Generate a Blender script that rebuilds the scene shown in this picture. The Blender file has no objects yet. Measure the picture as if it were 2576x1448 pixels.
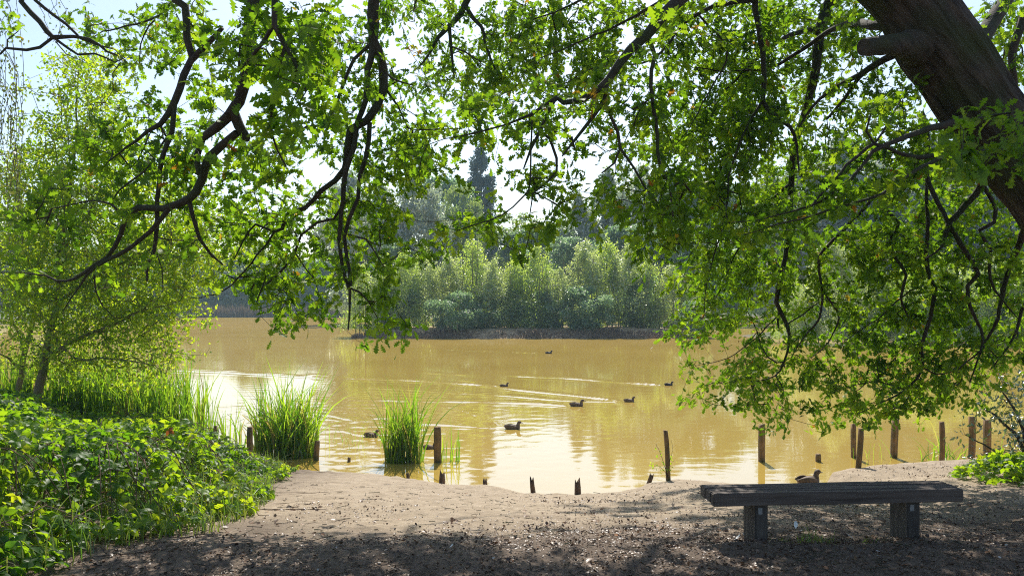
import bpy, math, random
import numpy as np
from mathutils import Vector
rng = np.random.default_rng(11)
random.seed(5)
F = 2003.0; CX = 1288.0; HY = 768.0; EYE = 2.7
SUN_EL = math.radians(46); SUN_AZ = math.radians(2)      # azimuth measured from +Y towards +X

sc = bpy.context.scene
col = sc.collection

def P3(px, py, Y):
    """point seen in direction (px,py) at distance Y along the view axis"""
    return np.array([(px - CX) / F * Y, Y, EYE - (py - HY) / F * Y])
def onwater(px, py):
    Y = EYE * F / (py - HY)
    return np.array([(px - CX) / F * Y, Y, 0.0])

# ------------------------------------------------------------------ tagging
def tag(o, label=None, cat=None, group=None, kind=None):
    if label: o['label'] = label
    if cat: o['category'] = cat
    if group: o['group'] = group
    if kind: o['kind'] = kind
    return o
def empty(name, loc=(0, 0, 0)):
    o = bpy.data.objects.new(name, None); col.objects.link(o); o.location = loc
    o.empty_display_size = .2
    return o
def link(name, me, mat, parent=None):
    o = bpy.data.objects.new(name, me); col.objects.link(o)
    if mat is not None:
        me.materials.clear(); me.materials.append(mat)
    if parent is not None:
        o.parent = parent
        o.matrix_parent_inverse.identity()
        if parent.type == 'EMPTY':
            o.location = tuple(-v for v in parent.location)
    return o

def np_mesh(name, V, faces_flat, sizes, tint=None, smooth=False):
    me = bpy.data.meshes.new(name)
    V = np.asarray(V, np.float32); faces_flat = np.asarray(faces_flat, np.int32); sizes = np.asarray(sizes, np.int32)
    me.vertices.add(len(V)); me.vertices.foreach_set('co', V.ravel())
    me.loops.add(len(faces_flat)); me.loops.foreach_set('vertex_index', faces_flat)
    me.polygons.add(len(sizes))
    st = np.zeros(len(sizes), np.int32); st[1:] = np.cumsum(sizes)[:-1]
    me.polygons.foreach_set('loop_start', st)
    try: me.polygons.foreach_set('loop_total', sizes)
    except Exception: pass
    if smooth: me.polygons.foreach_set('use_smooth', np.ones(len(sizes), bool))
    if tint is not None:
        a = me.attributes.new('tint', 'FLOAT', 'POINT'); a.data.foreach_set('value', np.asarray(tint, np.float32))
    me.update(calc_edges=True); me.validate()
    return me

def norm(a):
    return a / np.maximum(np.linalg.norm(a, axis=-1, keepdims=True), 1e-9)

def snoise(x, y, seed=0, n=7, f=1.0):
    """smooth pseudo noise of two coordinates, roughly -1..1"""
    r = np.random.default_rng(seed); out = 0
    for i in range(n):
        a = r.uniform(0, 6.283); k = f * r.uniform(.5, 1.8); ph = r.uniform(0, 6.283)
        out = out + np.sin((x * math.cos(a) + y * math.sin(a)) * k + ph + 1.3 * np.sin((x * math.sin(a) - y * math.cos(a)) * k * .7 + ph * 2))
    return out / n * 1.7
def sstep(t):
    t = np.clip(t, 0, 1); return t * t * (3 - 2 * t)

# ------------------------------------------------------------------ leaf templates (x across, y along, z normal)
def strip_leaf(stations, fold=.25, curl=.18, y0=0.0):
    V = []; Fc = []
    for (y, w) in stations:
        z = -curl * y * y
        V += [(-w, y + y0, z + fold * w), (0, y + y0, z), (w, y + y0, z + fold * w)]
    for i in range(len(stations) - 1):
        a = i * 3; b = a + 3
        Fc += [(a, a + 1, b + 1, b), (a + 1, a + 2, b + 2, b + 1)]
    return np.array(V), Fc
OAK = strip_leaf([(0, .012), (.12, .015), (.21, .15), (.29, .05), (.42, .25), (.50, .09), (.63, .33), (.72, .13), (.84, .26), (.91, .12), (1., .04)], .2, .22)
ELL = strip_leaf([(0, .02), (.15, .05), (.38, .21), (.62, .24), (.85, .13), (1, .0)], .2, .25)
BIR = strip_leaf([(0, .02), (.12, .03), (.3, .30), (.6, .2), (1, 0)], .1, .15)
HOL = strip_leaf([(0, .05), (.1, .2), (.2, .1), (.35, .3), (.45, .14), (.62, .27), (.72, .1), (.85, .16), (1, 0)], .5, .2)
DIA = (np.array([(0, 0, 0), (-.32, .45, .1), (0, 1, -.1), (.32, .45, .1)]), [(0, 3, 2, 1)])
CURL = strip_leaf([(0, .12), (.35, .4), (.7, .34), (1, .08)], .3, -.2)
def rot2(T, ang, off, s=1.0, tilt=0):
    V = T[0].copy() * s; c, n = math.cos(ang), math.sin(ang)
    x = V[:, 0] * c - V[:, 1] * n; y = V[:, 0] * n + V[:, 1] * c
    V[:, 0] = x + off[0]; V[:, 1] = y + off[1]; V[:, 2] -= tilt * np.abs(x)
    return V, T[1]
def join_t(*Ts):
    V = []; Fc = []; n = 0
    for T in Ts:
        V.append(T[0]); Fc += [tuple(i + n for i in f) for f in T[1]]; n += len(T[0])
    return np.concatenate(V), Fc
BRL = strip_leaf([(0, .03), (.1, .2), (.3, .34), (.45, .3), (.6, .29), (.8, .15), (1, 0)], .28, .2)
BRAMBLE = join_t(rot2(BRL, 0, (0, .15)), rot2(BRL, 1.25, (-.04, .1), .85, .15), rot2(BRL, -1.25, (.04, .1), .85, .15))

def leaves(name, T, P, D, N, S, tint, mat, parent=None):
    V0, Fc = T; n = len(P)
    D = norm(D); side = norm(np.cross(D, N)); N = np.cross(side, D)
    S = np.broadcast_to(np.asarray(S, float), (n,))
    V = P[:, None, :] + S[:, None, None] * (V0[None, :, 0:1] * side[:, None, :] + V0[None, :, 1:2] * D[:, None, :] + V0[None, :, 2:3] * N[:, None, :])
    sizes = np.array([len(f) for f in Fc]); flat = np.array([i for f in Fc for i in f])
    FF = (flat[None, :] + (np.arange(n) * len(V0))[:, None]).ravel()
    me = np_mesh(name, V.reshape(-1, 3), FF, np.tile(sizes, n), np.repeat(tint, len(V0)), smooth=False)
    return link(name, me, mat, parent)

# ------------------------------------------------------------------ tubes
class Tubes:
    def __init__(s): s.V = []; s.F = []; s.n = 0
    def add(s, pts, rad, k=6, cap=True):
        pts = np.asarray(pts, float); m = len(pts); rad = np.broadcast_to(np.asarray(rad, float), (m,))
        t = np.gradient(pts, axis=0); t = norm(t)
        u = np.cross(t[0], (0.3, 0.2, 1.0)); u = u / (np.linalg.norm(u) + 1e-9)
        ang = np.arange(k) * 2 * math.pi / k; ca, sa = np.cos(ang)[:, None], np.sin(ang)[:, None]
        for i in range(m):
            u = u - t[i] * np.dot(u, t[i]); u /= (np.linalg.norm(u) + 1e-9); v = np.cross(t[i], u)
            s.V.append(pts[i] + rad[i] * (ca * u + sa * v))
        b = s.n
        for i in range(m - 1):
            for j in range(k):
                j2 = (j + 1) % k
                s.F.append((b + i * k + j, b + i * k + j2, b + (i + 1) * k + j2, b + (i + 1) * k + j))
        s.n += m * k
        if cap:
            for e, rev in ((0, True), (m - 1, False)):
                s.V.append(s.V[len(s.V) - m - (0 if rev else 1) + e].copy()); r_ = [s.n + j for j in range(k)]; s.F.append(tuple(r_[::-1] if rev else r_)); s.n += k
    def build(s, name, mat, parent=None, smooth=True):
        V = np.concatenate(s.V) if s.V else np.zeros((0, 3))
        me = np_mesh(name, V, [i for f in s.F for i in f], [len(f) for f in s.F], smooth=smooth)
        return link(name, me, mat, parent)

def resample(pts, step, jit=0.0, r=None):
    """Catmull-Rom through the points, even steps; pts may have extra columns (radius)."""
    p = np.asarray(pts, float); n = len(p)
    q = np.vstack([2 * p[0] - p[1], p, 2 * p[-1] - p[-2]]); out = []
    for i in range(n - 1):
        a, b, c, d = q[i], q[i + 1], q[i + 2], q[i + 3]
        L = np.linalg.norm((c - b)[:3]); m = max(1, int(L / step))
        for t in np.arange(m) / m:
            out.append(.5 * ((2 * b) + (c - a) * t + (2 * a - 5 * b + 4 * c - d) * t * t + (3 * b - a - 3 * c + d) * t ** 3))
    out.append(p[-1]); out = np.array(out)
    if jit: out[1:-1, :3] += (r or rng).normal(0, jit, (len(out) - 2, 3)) if len(out) > 2 else 0
    return out

# ------------------------------------------------------------------ materials
def mat_new(name):
    m = bpy.data.materials.new(name); m.use_nodes = True
    nt = m.node_tree; nt.nodes.clear()
    return m, nt, nt.nodes, nt.links
def ramp(nd, stops):
    r = nd.new('ShaderNodeValToRGB'); e = r.color_ramp.elements
    while len(e) > 1: e.remove(e[-1])
    e[0].position = stops[0][0]; e[0].color = (*stops[0][1], 1)
    for p, c in stops[1:]:
        x = e.new(p); x.color = (*c, 1)
    return r
def leaf_mat(name, stops, tstops, trans=.5, gloss=.07, rough=.42):
    m, nt, nd, lk = mat_new(name)
    out = nd.new('ShaderNodeOutputMaterial'); at = nd.new('ShaderNodeAttribute'); at.attribute_name = 'tint'
    r1 = ramp(nd, stops); r2 = ramp(nd, tstops)
    lk.new(at.outputs['Fac'], r1.inputs[0]); lk.new(at.outputs['Fac'], r2.inputs[0])
    d = nd.new('ShaderNodeBsdfDiffuse'); t = nd.new('ShaderNodeBsdfTranslucent')
    lk.new(r1.outputs[0], d.inputs[0]); lk.new(r2.outputs[0], t.inputs[0])
    mx = nd.new('ShaderNodeMixShader'); mx.inputs[0].default_value = trans
    lk.new(d.outputs[0], mx.inputs[1]); lk.new(t.outputs[0], mx.inputs[2])
    g = nd.new('ShaderNodeBsdfGlossy'); g.inputs['Roughness'].default_value = rough; g.inputs[0].default_value = (1, 1, 1, 1)
    m2 = nd.new('ShaderNodeMixShader'); m2.inputs[0].default_value = gloss
    lk.new(mx.outputs[0], m2.inputs[1]); lk.new(g.outputs[0], m2.inputs[2])
    lk.new(m2.outputs[0], out.inputs[0])
    return m
def bark_mat(name, c1, c2, moss=None, scale=14, bump=.6, stretch=.25, rough=.9, dist=.03, lean=0.0):
    m, nt, nd, lk = mat_new(name)
    out = nd.new('ShaderNodeOutputMaterial'); b = nd.new('ShaderNodeBsdfPrincipled'); b.inputs['Roughness'].default_value = rough
    tc = nd.new('ShaderNodeTexCoord'); mp = nd.new('ShaderNodeMapping'); mp.inputs['Scale'].default_value = stretch if isinstance(stretch, tuple) else (1, 1, stretch)
    rt = nd.new('ShaderNodeMapping'); rt.inputs['Rotation'].default_value = (0, lean, 0); lk.new(tc.outputs['Object'], rt.inputs[0]); lk.new(rt.outputs[0], mp.inputs[0])
    n1 = nd.new('ShaderNodeTexNoise'); n1.inputs['Scale'].default_value = scale; n1.inputs['Detail'].default_value = 6; n1.inputs['Roughness'].default_value = .65
    lk.new(mp.outputs[0], n1.inputs[0])
    r = ramp(nd, [(.32, c1), (.68, c2)]); lk.new(n1.outputs[0], r.inputs[0])
    src = r.outputs[0]
    if moss:
        n2 = nd.new('ShaderNodeTexNoise'); n2.inputs['Scale'].default_value = 2.4; n2.inputs['Detail'].default_value = 5; lk.new(tc.outputs['Object'], n2.inputs[0])
        r2 = ramp(nd, [(.42, (0, 0, 0)), (.62, (1, 1, 1))]); lk.new(n2.outputs[0], r2.inputs[0])
        mx = nd.new('ShaderNodeMixRGB'); mx.inputs[2].default_value = (*moss, 1); lk.new(r2.outputs[0], mx.inputs[0]); lk.new(src, mx.inputs[1]); src = mx.outputs[0]
    lk.new(src, b.inputs['Base Color'])
    bp = nd.new('ShaderNodeBump'); bp.inputs['Strength'].default_value = bump; bp.inputs['Distance'].default_value = dist
    lk.new(n1.outputs[0], bp.inputs['Height']); lk.new(bp.outputs[0], b.inputs['Normal'])
    lk.new(b.outputs[0], out.inputs[0])
    return m

M = {}
M['oak_leaf'] = leaf_mat('oak leaf', [(0, (.024, .055, .007)), (.6, (.045, .09, .011)), (.93, (.075, .115, .013)), (.96, (.16, .12, .01)), (1, (.2, .07, .012))],
                         [(0, (.11, .25, .007)), (.45, (.25, .47, .012)), (.93, (.43, .62, .016)), (.96, (.6, .42, .02)), (1, (.55, .2, .02))], .5, .014)
M['willow_leaf'] = leaf_mat('willow leaf', [(0, (.05, .10, .012)), (1, (.14, .18, .02))], [(0, (.26, .48, .012)), (.6, (.54, .73, .018)), (1, (.76, .80, .03))], .6, .03)
M['birch_leaf'] = leaf_mat('birch leaf', [(0, (.035, .06, .012)), (1, (.08, .09, .02))], [(0, (.12, .2, .02)), (1, (.28, .3, .03))], .45, .05)
M['bramble_leaf'] = leaf_mat('bramble leaf', [(0, (.028, .07, .01)), (.7, (.06, .13, .016)), (.95, (.11, .18, .02)), (1, (.15, .07, .02))],
                             [(0, (.16, .38, .010)), (.6, (.42, .64, .014)), (.95, (.68, .78, .02)), (1, (.4, .12, .02))], .5, .02, .45)
M['holly_leaf'] = leaf_mat('holly leaf', [(0, (.014, .035, .01)), (1, (.03, .065, .014))], [(0, (.05, .12, .01)), (1, (.12, .22, .02))], .25, .16, .25)
M['reed_leaf'] = leaf_mat('reed leaf', [(0, (.035, .09, .012)), (.8, (.09, .16, .022)), (1, (.25, .2, .08))], [(0, (.18, .42, .012)), (.8, (.48, .68, .025)), (1, (.5, .38, .1))], .55, .035, .35)
M['dry_reed'] = leaf_mat('dry reed', [(0, (.14, .09, .06)), (1, (.26, .17, .12))], [(0, (.12, .08, .06)), (1, (.22, .16, .1))], .3, .03)
M['grass'] = leaf_mat('grass', [(0, (.04, .09, .015)), (1, (.14, .16, .04))], [(0, (.14, .3, .02)), (1, (.32, .36, .05))], .45, .06)
M['litter'] = leaf_mat('leaf litter', [(0, (.04, .025, .016)), (.5, (.12, .07, .042)), (.85, (.25, .15, .09)), (.97, (.36, .16, .07)), (1, (.5, .45, .4))],
                       [(0, (.03, .015, .008)), (1, (.2, .1, .04))], .15, .04)
M['island_leaf'] = leaf_mat('silvery shrub leaf', [(0, (.11, .17, .05)), (1, (.24, .29, .11))], [(0, (.46, .60, .11)), (1, (.70, .78, .22))], .62, .14, .5)
M['alder_leaf'] = leaf_mat('alder leaf', [(0, (.08, .125, .022)), (1, (.18, .23, .05))], [(0, (.42, .62, .05)), (1, (.68, .80, .08))], .64, .1, .45)
M['teal_leaf'] = leaf_mat('dull green bush leaf', [(0, (.06, .12, .06)), (1, (.12, .19, .09))], [(0, (.24, .42, .15)), (1, (.40, .56, .2))], .58, .08)
M['grey_leaf'] = leaf_mat('grey willow leaf', [(0, (.11, .14, .09)), (1, (.22, .25, .16))], [(0, (.34, .45, .2)), (1, (.54, .62, .3))], .55, .22, .5)
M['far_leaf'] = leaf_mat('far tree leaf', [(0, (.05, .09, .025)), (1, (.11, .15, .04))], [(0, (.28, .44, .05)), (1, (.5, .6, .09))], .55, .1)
M['fir_leaf'] = leaf_mat('conifer needle', [(0, (.035, .075, .06)), (1, (.075, .13, .10))], [(0, (.05, .11, .08)), (1, (.11, .2, .14))], .35, .06)
M['bark'] = bark_mat('oak bark', (.012, .008, .006), (.105, .075, .050), (.040, .046, .010), 20, 1.0, .16, .92, .07, math.radians(42))
M['twig'] = bark_mat('oak twig bark', (.018, .012, .008), (.07, .047, .029), (.03, .036, .010), 30, .5, .5)
M['sapling_bark'] = bark_mat('sapling bark', (.12, .09, .05), (.26, .2, .10), (.12, .14, .04), 30, .4, .3)
M['wood'] = bark_mat('wet post wood', (.10, .058, .026), (.32, .19, .08), (.05, .055, .018), 22, .6, .12)
M['stump_wood'] = bark_mat('rotten stump wood', (.05, .03, .018), (.2, .12, .07), None, 26, .9, .12)
M['plank'] = bark_mat('weathered bench plank', (.04, .028, .022), (.13, .10, .08), None, 34, .8, (.05, 1, 1), .85, .012)
M['bench_leg'] = bark_mat('bench leg wood', (.028, .022, .018), (.10, .085, .07), None, 16, .5, .12, .85)
def plain(name, c, rough=.6, metal=0.0):
    m, nt, nd, lk = mat_new(name); out = nd.new('ShaderNodeOutputMaterial'); b = nd.new('ShaderNodeBsdfPrincipled')
    n1 = nd.new('ShaderNodeTexNoise'); n1.inputs['Scale'].default_value = 40; tc = nd.new('ShaderNodeTexCoord'); lk.new(tc.outputs['Object'], n1.inputs[0])
    r = ramp(nd, [(.3, tuple(v * .7 for v in c)), (.7, tuple(min(1, v * 1.2) for v in c))]); lk.new(n1.outputs[0], r.inputs[0]); lk.new(r.outputs[0], b.inputs['Base Color'])
    b.inputs['Roughness'].default_value = rough; b.inputs['Metallic'].default_value = metal; lk.new(b.outputs[0], out.inputs[0]); return m
M['tag_metal'] = plain('tag metal', (.22, .22, .22), .5, .2)
M['feather'] = plain('feather', (.78, .78, .76), .8)
M['bill'] = plain('duck bill', (.16, .12, .04), .5)
M['duck_dark'] = bark_mat('dark duck plumage', (.012, .010, .008), (.05, .036, .024), None, 38, .1, 1, .7)
M['duck'] = bark_mat('brown mottled plumage', (.035, .022, .013), (.22, .14, .08), None, 42, .15, 1, .75)

def ground_mat():
    m, nt, nd, lk = mat_new('sandy bank'); out = nd.new('ShaderNodeOutputMaterial'); b = nd.new('ShaderNodeBsdfPrincipled'); b.inputs['Roughness'].default_value = .95
    g = nd.new('ShaderNodeNewGeometry'); sp = nd.new('ShaderNodeSeparateXYZ'); lk.new(g.outputs['Position'], sp.inputs[0])
    def noise(s, d=6, r=.6):
        n = nd.new('ShaderNodeTexNoise'); n.inputs['Scale'].default_value = s; n.inputs['Detail'].default_value = d; n.inputs['Roughness'].default_value = r
        lk.new(g.outputs['Position'], n.inputs[0]); return n.outputs[0]
    def math_(op, a, c):
        x = nd.new('ShaderNodeMath'); x.operation = op
        for i, v in enumerate((a, c)):
            if isinstance(v, (int, float)): x.inputs[i].default_value = v
            else: lk.new(v, x.inputs[i])
        return x.outputs[0]
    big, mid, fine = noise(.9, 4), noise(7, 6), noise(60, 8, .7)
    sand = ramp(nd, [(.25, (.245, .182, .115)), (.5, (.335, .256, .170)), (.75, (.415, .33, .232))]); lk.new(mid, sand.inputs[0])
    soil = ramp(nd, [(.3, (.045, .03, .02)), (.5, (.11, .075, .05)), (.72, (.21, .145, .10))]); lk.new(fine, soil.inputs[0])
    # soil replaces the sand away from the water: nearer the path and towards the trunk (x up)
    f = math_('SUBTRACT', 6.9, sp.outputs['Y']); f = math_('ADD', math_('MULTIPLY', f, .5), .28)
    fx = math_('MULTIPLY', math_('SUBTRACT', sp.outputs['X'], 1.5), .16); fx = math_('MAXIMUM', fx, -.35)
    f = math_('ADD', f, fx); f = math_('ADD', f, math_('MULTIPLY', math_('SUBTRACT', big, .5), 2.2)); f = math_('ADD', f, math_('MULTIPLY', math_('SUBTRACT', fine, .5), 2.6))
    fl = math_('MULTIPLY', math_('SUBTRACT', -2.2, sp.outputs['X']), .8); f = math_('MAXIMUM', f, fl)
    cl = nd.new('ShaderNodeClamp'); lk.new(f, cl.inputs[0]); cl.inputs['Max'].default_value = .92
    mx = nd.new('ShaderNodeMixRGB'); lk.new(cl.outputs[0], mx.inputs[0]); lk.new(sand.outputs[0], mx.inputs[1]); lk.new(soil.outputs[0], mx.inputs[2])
    # far land: grassy brown
    far = math_('MULTIPLY', math_('SUBTRACT', sp.outputs['Y'], 30), .1); cf = nd.new('ShaderNodeClamp'); lk.new(far, cf.inputs[0])
    fr = ramp(nd, [(.35, (.10, .08, .035)), (.65, (.07, .10, .03))]); lk.new(noise(.5), fr.inputs[0])
    m3 = nd.new('ShaderNodeMixRGB'); lk.new(cf.outputs[0], m3.inputs[0]); lk.new(mx.outputs[0], m3.inputs[1]); lk.new(fr.outputs[0], m3.inputs[2])
    # wet edge just above the water
    wet = math_('MULTIPLY', math_('SUBTRACT', .10, sp.outputs['Z']), 9); cw = nd.new('ShaderNodeClamp'); lk.new(wet, cw.inputs[0])
    m4 = nd.new('ShaderNodeMixRGB'); m4.inputs[2].default_value = (.16, .10, .05, 1); lk.new(cw.outputs[0], m4.inputs[0]); lk.new(m3.outputs[0], m4.inputs[1])
    lk.new(m4.outputs[0], b.inputs['Base Color'])
    hsum = math_('ADD', math_('MULTIPLY', mid, 1.0), math_('MULTIPLY', fine, .55))
    bp = nd.new('ShaderNodeBump'); bp.inputs['Strength'].default_value = .9; bp.inputs['Distance'].default_value = .035; lk.new(hsum, bp.inputs['Height'])
    lk.new(bp.outputs[0], b.inputs['Normal']); lk.new(b.outputs[0], out.inputs[0]); return m
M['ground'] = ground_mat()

def island_mat():
    m, nt, nd, lk = mat_new('island earth'); out = nd.new('ShaderNodeOutputMaterial'); b = nd.new('ShaderNodeBsdfPrincipled'); b.inputs['Roughness'].default_value = .95
    g = nd.new('ShaderNodeNewGeometry'); mp = nd.new('ShaderNodeMapping'); mp.inputs['Scale'].default_value = (1, 1, .5); lk.new(g.outputs['Position'], mp.inputs[0])
    n = nd.new('ShaderNodeTexNoise'); n.inputs['Scale'].default_value = 2.2; n.inputs['Detail'].default_value = 7; n.inputs['Roughness'].default_value = .7; lk.new(mp.outputs[0], n.inputs[0])
    r = ramp(nd, [(.3, (.22, .14, .08)), (.5, (.48, .33, .19)), (.68, (.6, .45, .28)), (.85, (.32, .29, .12))]); lk.new(n.outputs[0], r.inputs[0]); lk.new(r.outputs[0], b.inputs['Base Color'])
    bp = nd.new('ShaderNodeBump'); bp.inputs['Distance'].default_value = .3; lk.new(n.outputs[0], bp.inputs['Height']); lk.new(bp.outputs[0], b.inputs['Normal'])
    lk.new(b.outputs[0], out.inputs[0]); return m
M['island'] = island_mat()

def water_mat():
    m, nt, nd, lk = mat_new('muddy pond water'); out = nd.new('ShaderNodeOutputMaterial')
    g = nd.new('ShaderNodeNewGeometry')
    def noise(s, scale, d=3):
        mp = nd.new('ShaderNodeMapping'); mp.inputs['Scale'].default_value = s; lk.new(g.outputs['Position'], mp.inputs[0])
        n = nd.new('ShaderNodeTexNoise'); n.inputs['Scale'].default_value = scale; n.inputs['Detail'].default_value = d; lk.new(mp.outputs[0], n.inputs[0]); return n.outputs[0]
    a = noise((.8, 2.2, 1), 2.6, 4); patch = noise((1, 1, 1), .16, 2)
    pr = ramp(nd, [(.35, (.25, .25, .25)), (.65, (1, 1, 1))]); lk.new(patch, pr.inputs[0])
    bp = nd.new('ShaderNodeBump'); bp.inputs['Distance'].default_value = .0024; lk.new(pr.outputs[0], bp.inputs['Strength']); lk.new(a, bp.inputs['Height'])
    murk = noise((1, 1, 1), .12, 4)
    cr = ramp(nd, [(.3, (.425, .285, .058)), (.7, (.49, .337, .078))]); lk.new(murk, cr.inputs[0])
    d = nd.new('ShaderNodeBsdfDiffuse'); lk.new(cr.outputs[0], d.inputs[0])
    gl = nd.new('ShaderNodeBsdfGlossy'); gl.inputs['Roughness'].default_value = .03; lk.new(bp.outputs[0], gl.inputs['Normal']); gl.inputs[0].default_value = (1, 1, 1, 1)
    fr = nd.new('ShaderNodeFresnel'); fr.inputs[0].default_value = 2.3; lk.new(bp.outputs[0], fr.inputs['Normal'])
    mn = nd.new('ShaderNodeMath'); mn.operation = 'MINIMUM'; lk.new(fr.outputs[0], mn.inputs[0]); mn.inputs[1].default_value = .6
    mx = nd.new('ShaderNodeMixShader'); lk.new(mn.outputs[0], mx.inputs[0]); lk.new(d.outputs[0], mx.inputs[1]); lk.new(gl.outputs[0], mx.inputs[2])
    lk.new(mx.outputs[0], out.inputs[0]); return m
M['water'] = water_mat()

# ------------------------------------------------------------------ terrain
SH = np.array([(-400, 20, .7), (-25, 20, .7), (-14, 21, .6), (-9.5, 19, .45), (-8, 17, .4), (-6, 15, .35), (-4.6, 13, .28), (-3.3, 12.2, .2), (-2.4, 11.9, .2),
               (-1.64, 11.4, .25), (-.9, 10.8, .28), (-.36, 10.6, .3), (.26, 10.1, .33), (.81, 9.9, .35), (1.38, 10.15, .33), (1.88, 10.7, .33), (2.22, 10.85, .35),
               (2.7, 10.6, .35), (3.1, 10.4, .36), (3.6, 10.3, .3), (4.1, 10.4, .3), (4.45, 11.0, .38), (5.0, 11.15, .45), (5.7, 11.1, .5), (6.3, 11.0, .55), (7.2, 11.2, .6), (9, 12.5, .7), (15, 13, .8), (400, 13, .8)])
_r = np.random.default_rng(123); DENT = [(_r.uniform(-2.6, 4), _r.uniform(5, 10.3), _r.uniform(0, 3.14), _r.uniform(.006, .018), _r.uniform(.8, 1.3)) for _ in range(150)]
def near_h(X, Y, detail=True):
    Ys = np.interp(X, SH[:, 0], SH[:, 1]); zl = np.interp(X, SH[:, 0], SH[:, 2])
    Ys = Ys + .05 * snoise(X, Y * 0, 3, 6, 5.0) + .03 * snoise(X, Y * 0, 4, 6, 14.0)
    t = (Ys - Y) / (Ys - 5.0)
    z = zl + (1.17 - zl) * np.clip(t, 0, 1) + .02 * np.clip(t - 1, 0, 3)
    d = Y - Ys
    z = np.where(d > 0, zl - (zl + .6) * sstep(d / .55), z)
    if detail:
        z = z + .018 * snoise(X, Y, 8, 8, 3.0) + .010 * snoise(X, Y, 9, 8, 9.0) + .005 * snoise(X, Y, 19, 8, 24.0)
        z = z + .05 * np.exp(-((X - 1.42) / .22) ** 2 - ((Y - 5.02) / .12) ** 2) + .03 * np.exp(-((X - 2.1) / .5) ** 2 - ((Y - 5.15) / .1) ** 2)
        for (dx, dy, da, dd, ds) in DENT:
            u_ = (X - dx) * math.cos(da) + (Y - dy) * math.sin(da); v_ = -(X - dx) * math.sin(da) + (Y - dy) * math.cos(da)
            z = z - dd * np.exp(-np.minimum(40, (u_ / (.13 * ds)) ** 2 + (v_ / (.055 * ds)) ** 2))
        for bx_, by_ in ((1.63, 5.27), (2.67, 5.36)): z = z + .035 * np.exp(-np.minimum(40, ((X - bx_) / .11) ** 2 + ((Y - by_) / .17) ** 2))
        z = z + np.where(np.abs(Y) < 30, .06 * np.exp(-((X - 5.2) / .8) ** 2 - ((Y - 10.7) / .4) ** 2), 0)
    return z
def land_h(X, Y):
    z = near_h(X, Y)
    yf = 182 + 5 * np.sin(X / 23) + 3 * np.sin(X / 9 + 1)
    far = np.maximum.reduce([(Y - yf) / 4, (-92 - X) / 4 + .0 * Y, (X - 100) / 4 + .0 * Y, 6 * (1 - np.sqrt(((X - 52) / 32) ** 2 + ((Y - 69) / 13) ** 2))])
    zf = np.clip(far, -1, 1); zf = np.where(zf < 0, zf * .6, zf * .7) + .05 * snoise(X, Y, 5, 6, .6)
    return np.where(Y > 26, np.maximum(zf, -.6), z)
def axis(pieces):
    return np.unique(np.round(np.concatenate([np.arange(a, b, s) for a, b, s in pieces]), 4))
gx = axis([(-900, -200, 50), (-200, -60, 5), (-60, -16, 1.5), (-16, -6, .25), (-6, 7, .05), (7, 16, .25), (16, 110, 1.5), (110, 200, 8), (200, 951, 50)])
gy = axis([(-60, -4, 4), (-4, 3, .25), (3, 12.4, .05), (12.4, 22, .3), (22, 30, .6), (30, 200, 1.5), (200, 300, 10), (300, 1300, 50)])
GX, GY = np.meshgrid(gx, gy); GZ = land_h(GX, GY)
def grid_mesh(name, X, Y, Z):
    r, c = X.shape; idx = np.arange(r * c).reshape(r, c)
    q = np.stack([idx[:-1, :-1], idx[:-1, 1:], idx[1:, 1:], idx[1:, :-1]], -1).reshape(-1, 4)
    return np_mesh(name, np.stack([X, Y, Z], -1).reshape(-1, 3), q.ravel(), np.full(len(q), 4), smooth=True)
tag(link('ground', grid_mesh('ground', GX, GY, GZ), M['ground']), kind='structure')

# island: an earth mound with a steep little bank
ix = np.arange(-16, 19.5, .15); iy = np.arange(61, 84, .2); IX, IY = np.meshgrid(ix, iy)
front = 64.6 + .35 * snoise(IX, IX * 0, 31, 7, 1.1) + .03 * (IX - 1.5) ** 2 * .25
def isl_h(X, Y, fr):
    inx = np.minimum(X + 13.6, 16.6 - X)
    d = np.minimum.reduce([(Y - fr), inx * 1.0, (82 - Y)])
    return np.where(d < 0, -.5 + d * .1, -.3 + .25 * sstep(d / .25) + .5 * sstep(d / 2.4) + .25 * sstep(d / 6)) + .07 * snoise(X, Y, 33, 8, 2.5) + .04 * snoise(X, Y, 34, 8, 6)
tag(link('island', grid_mesh('island', IX, IY, isl_h(IX, IY, front)), M['island']), kind='structure')

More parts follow.
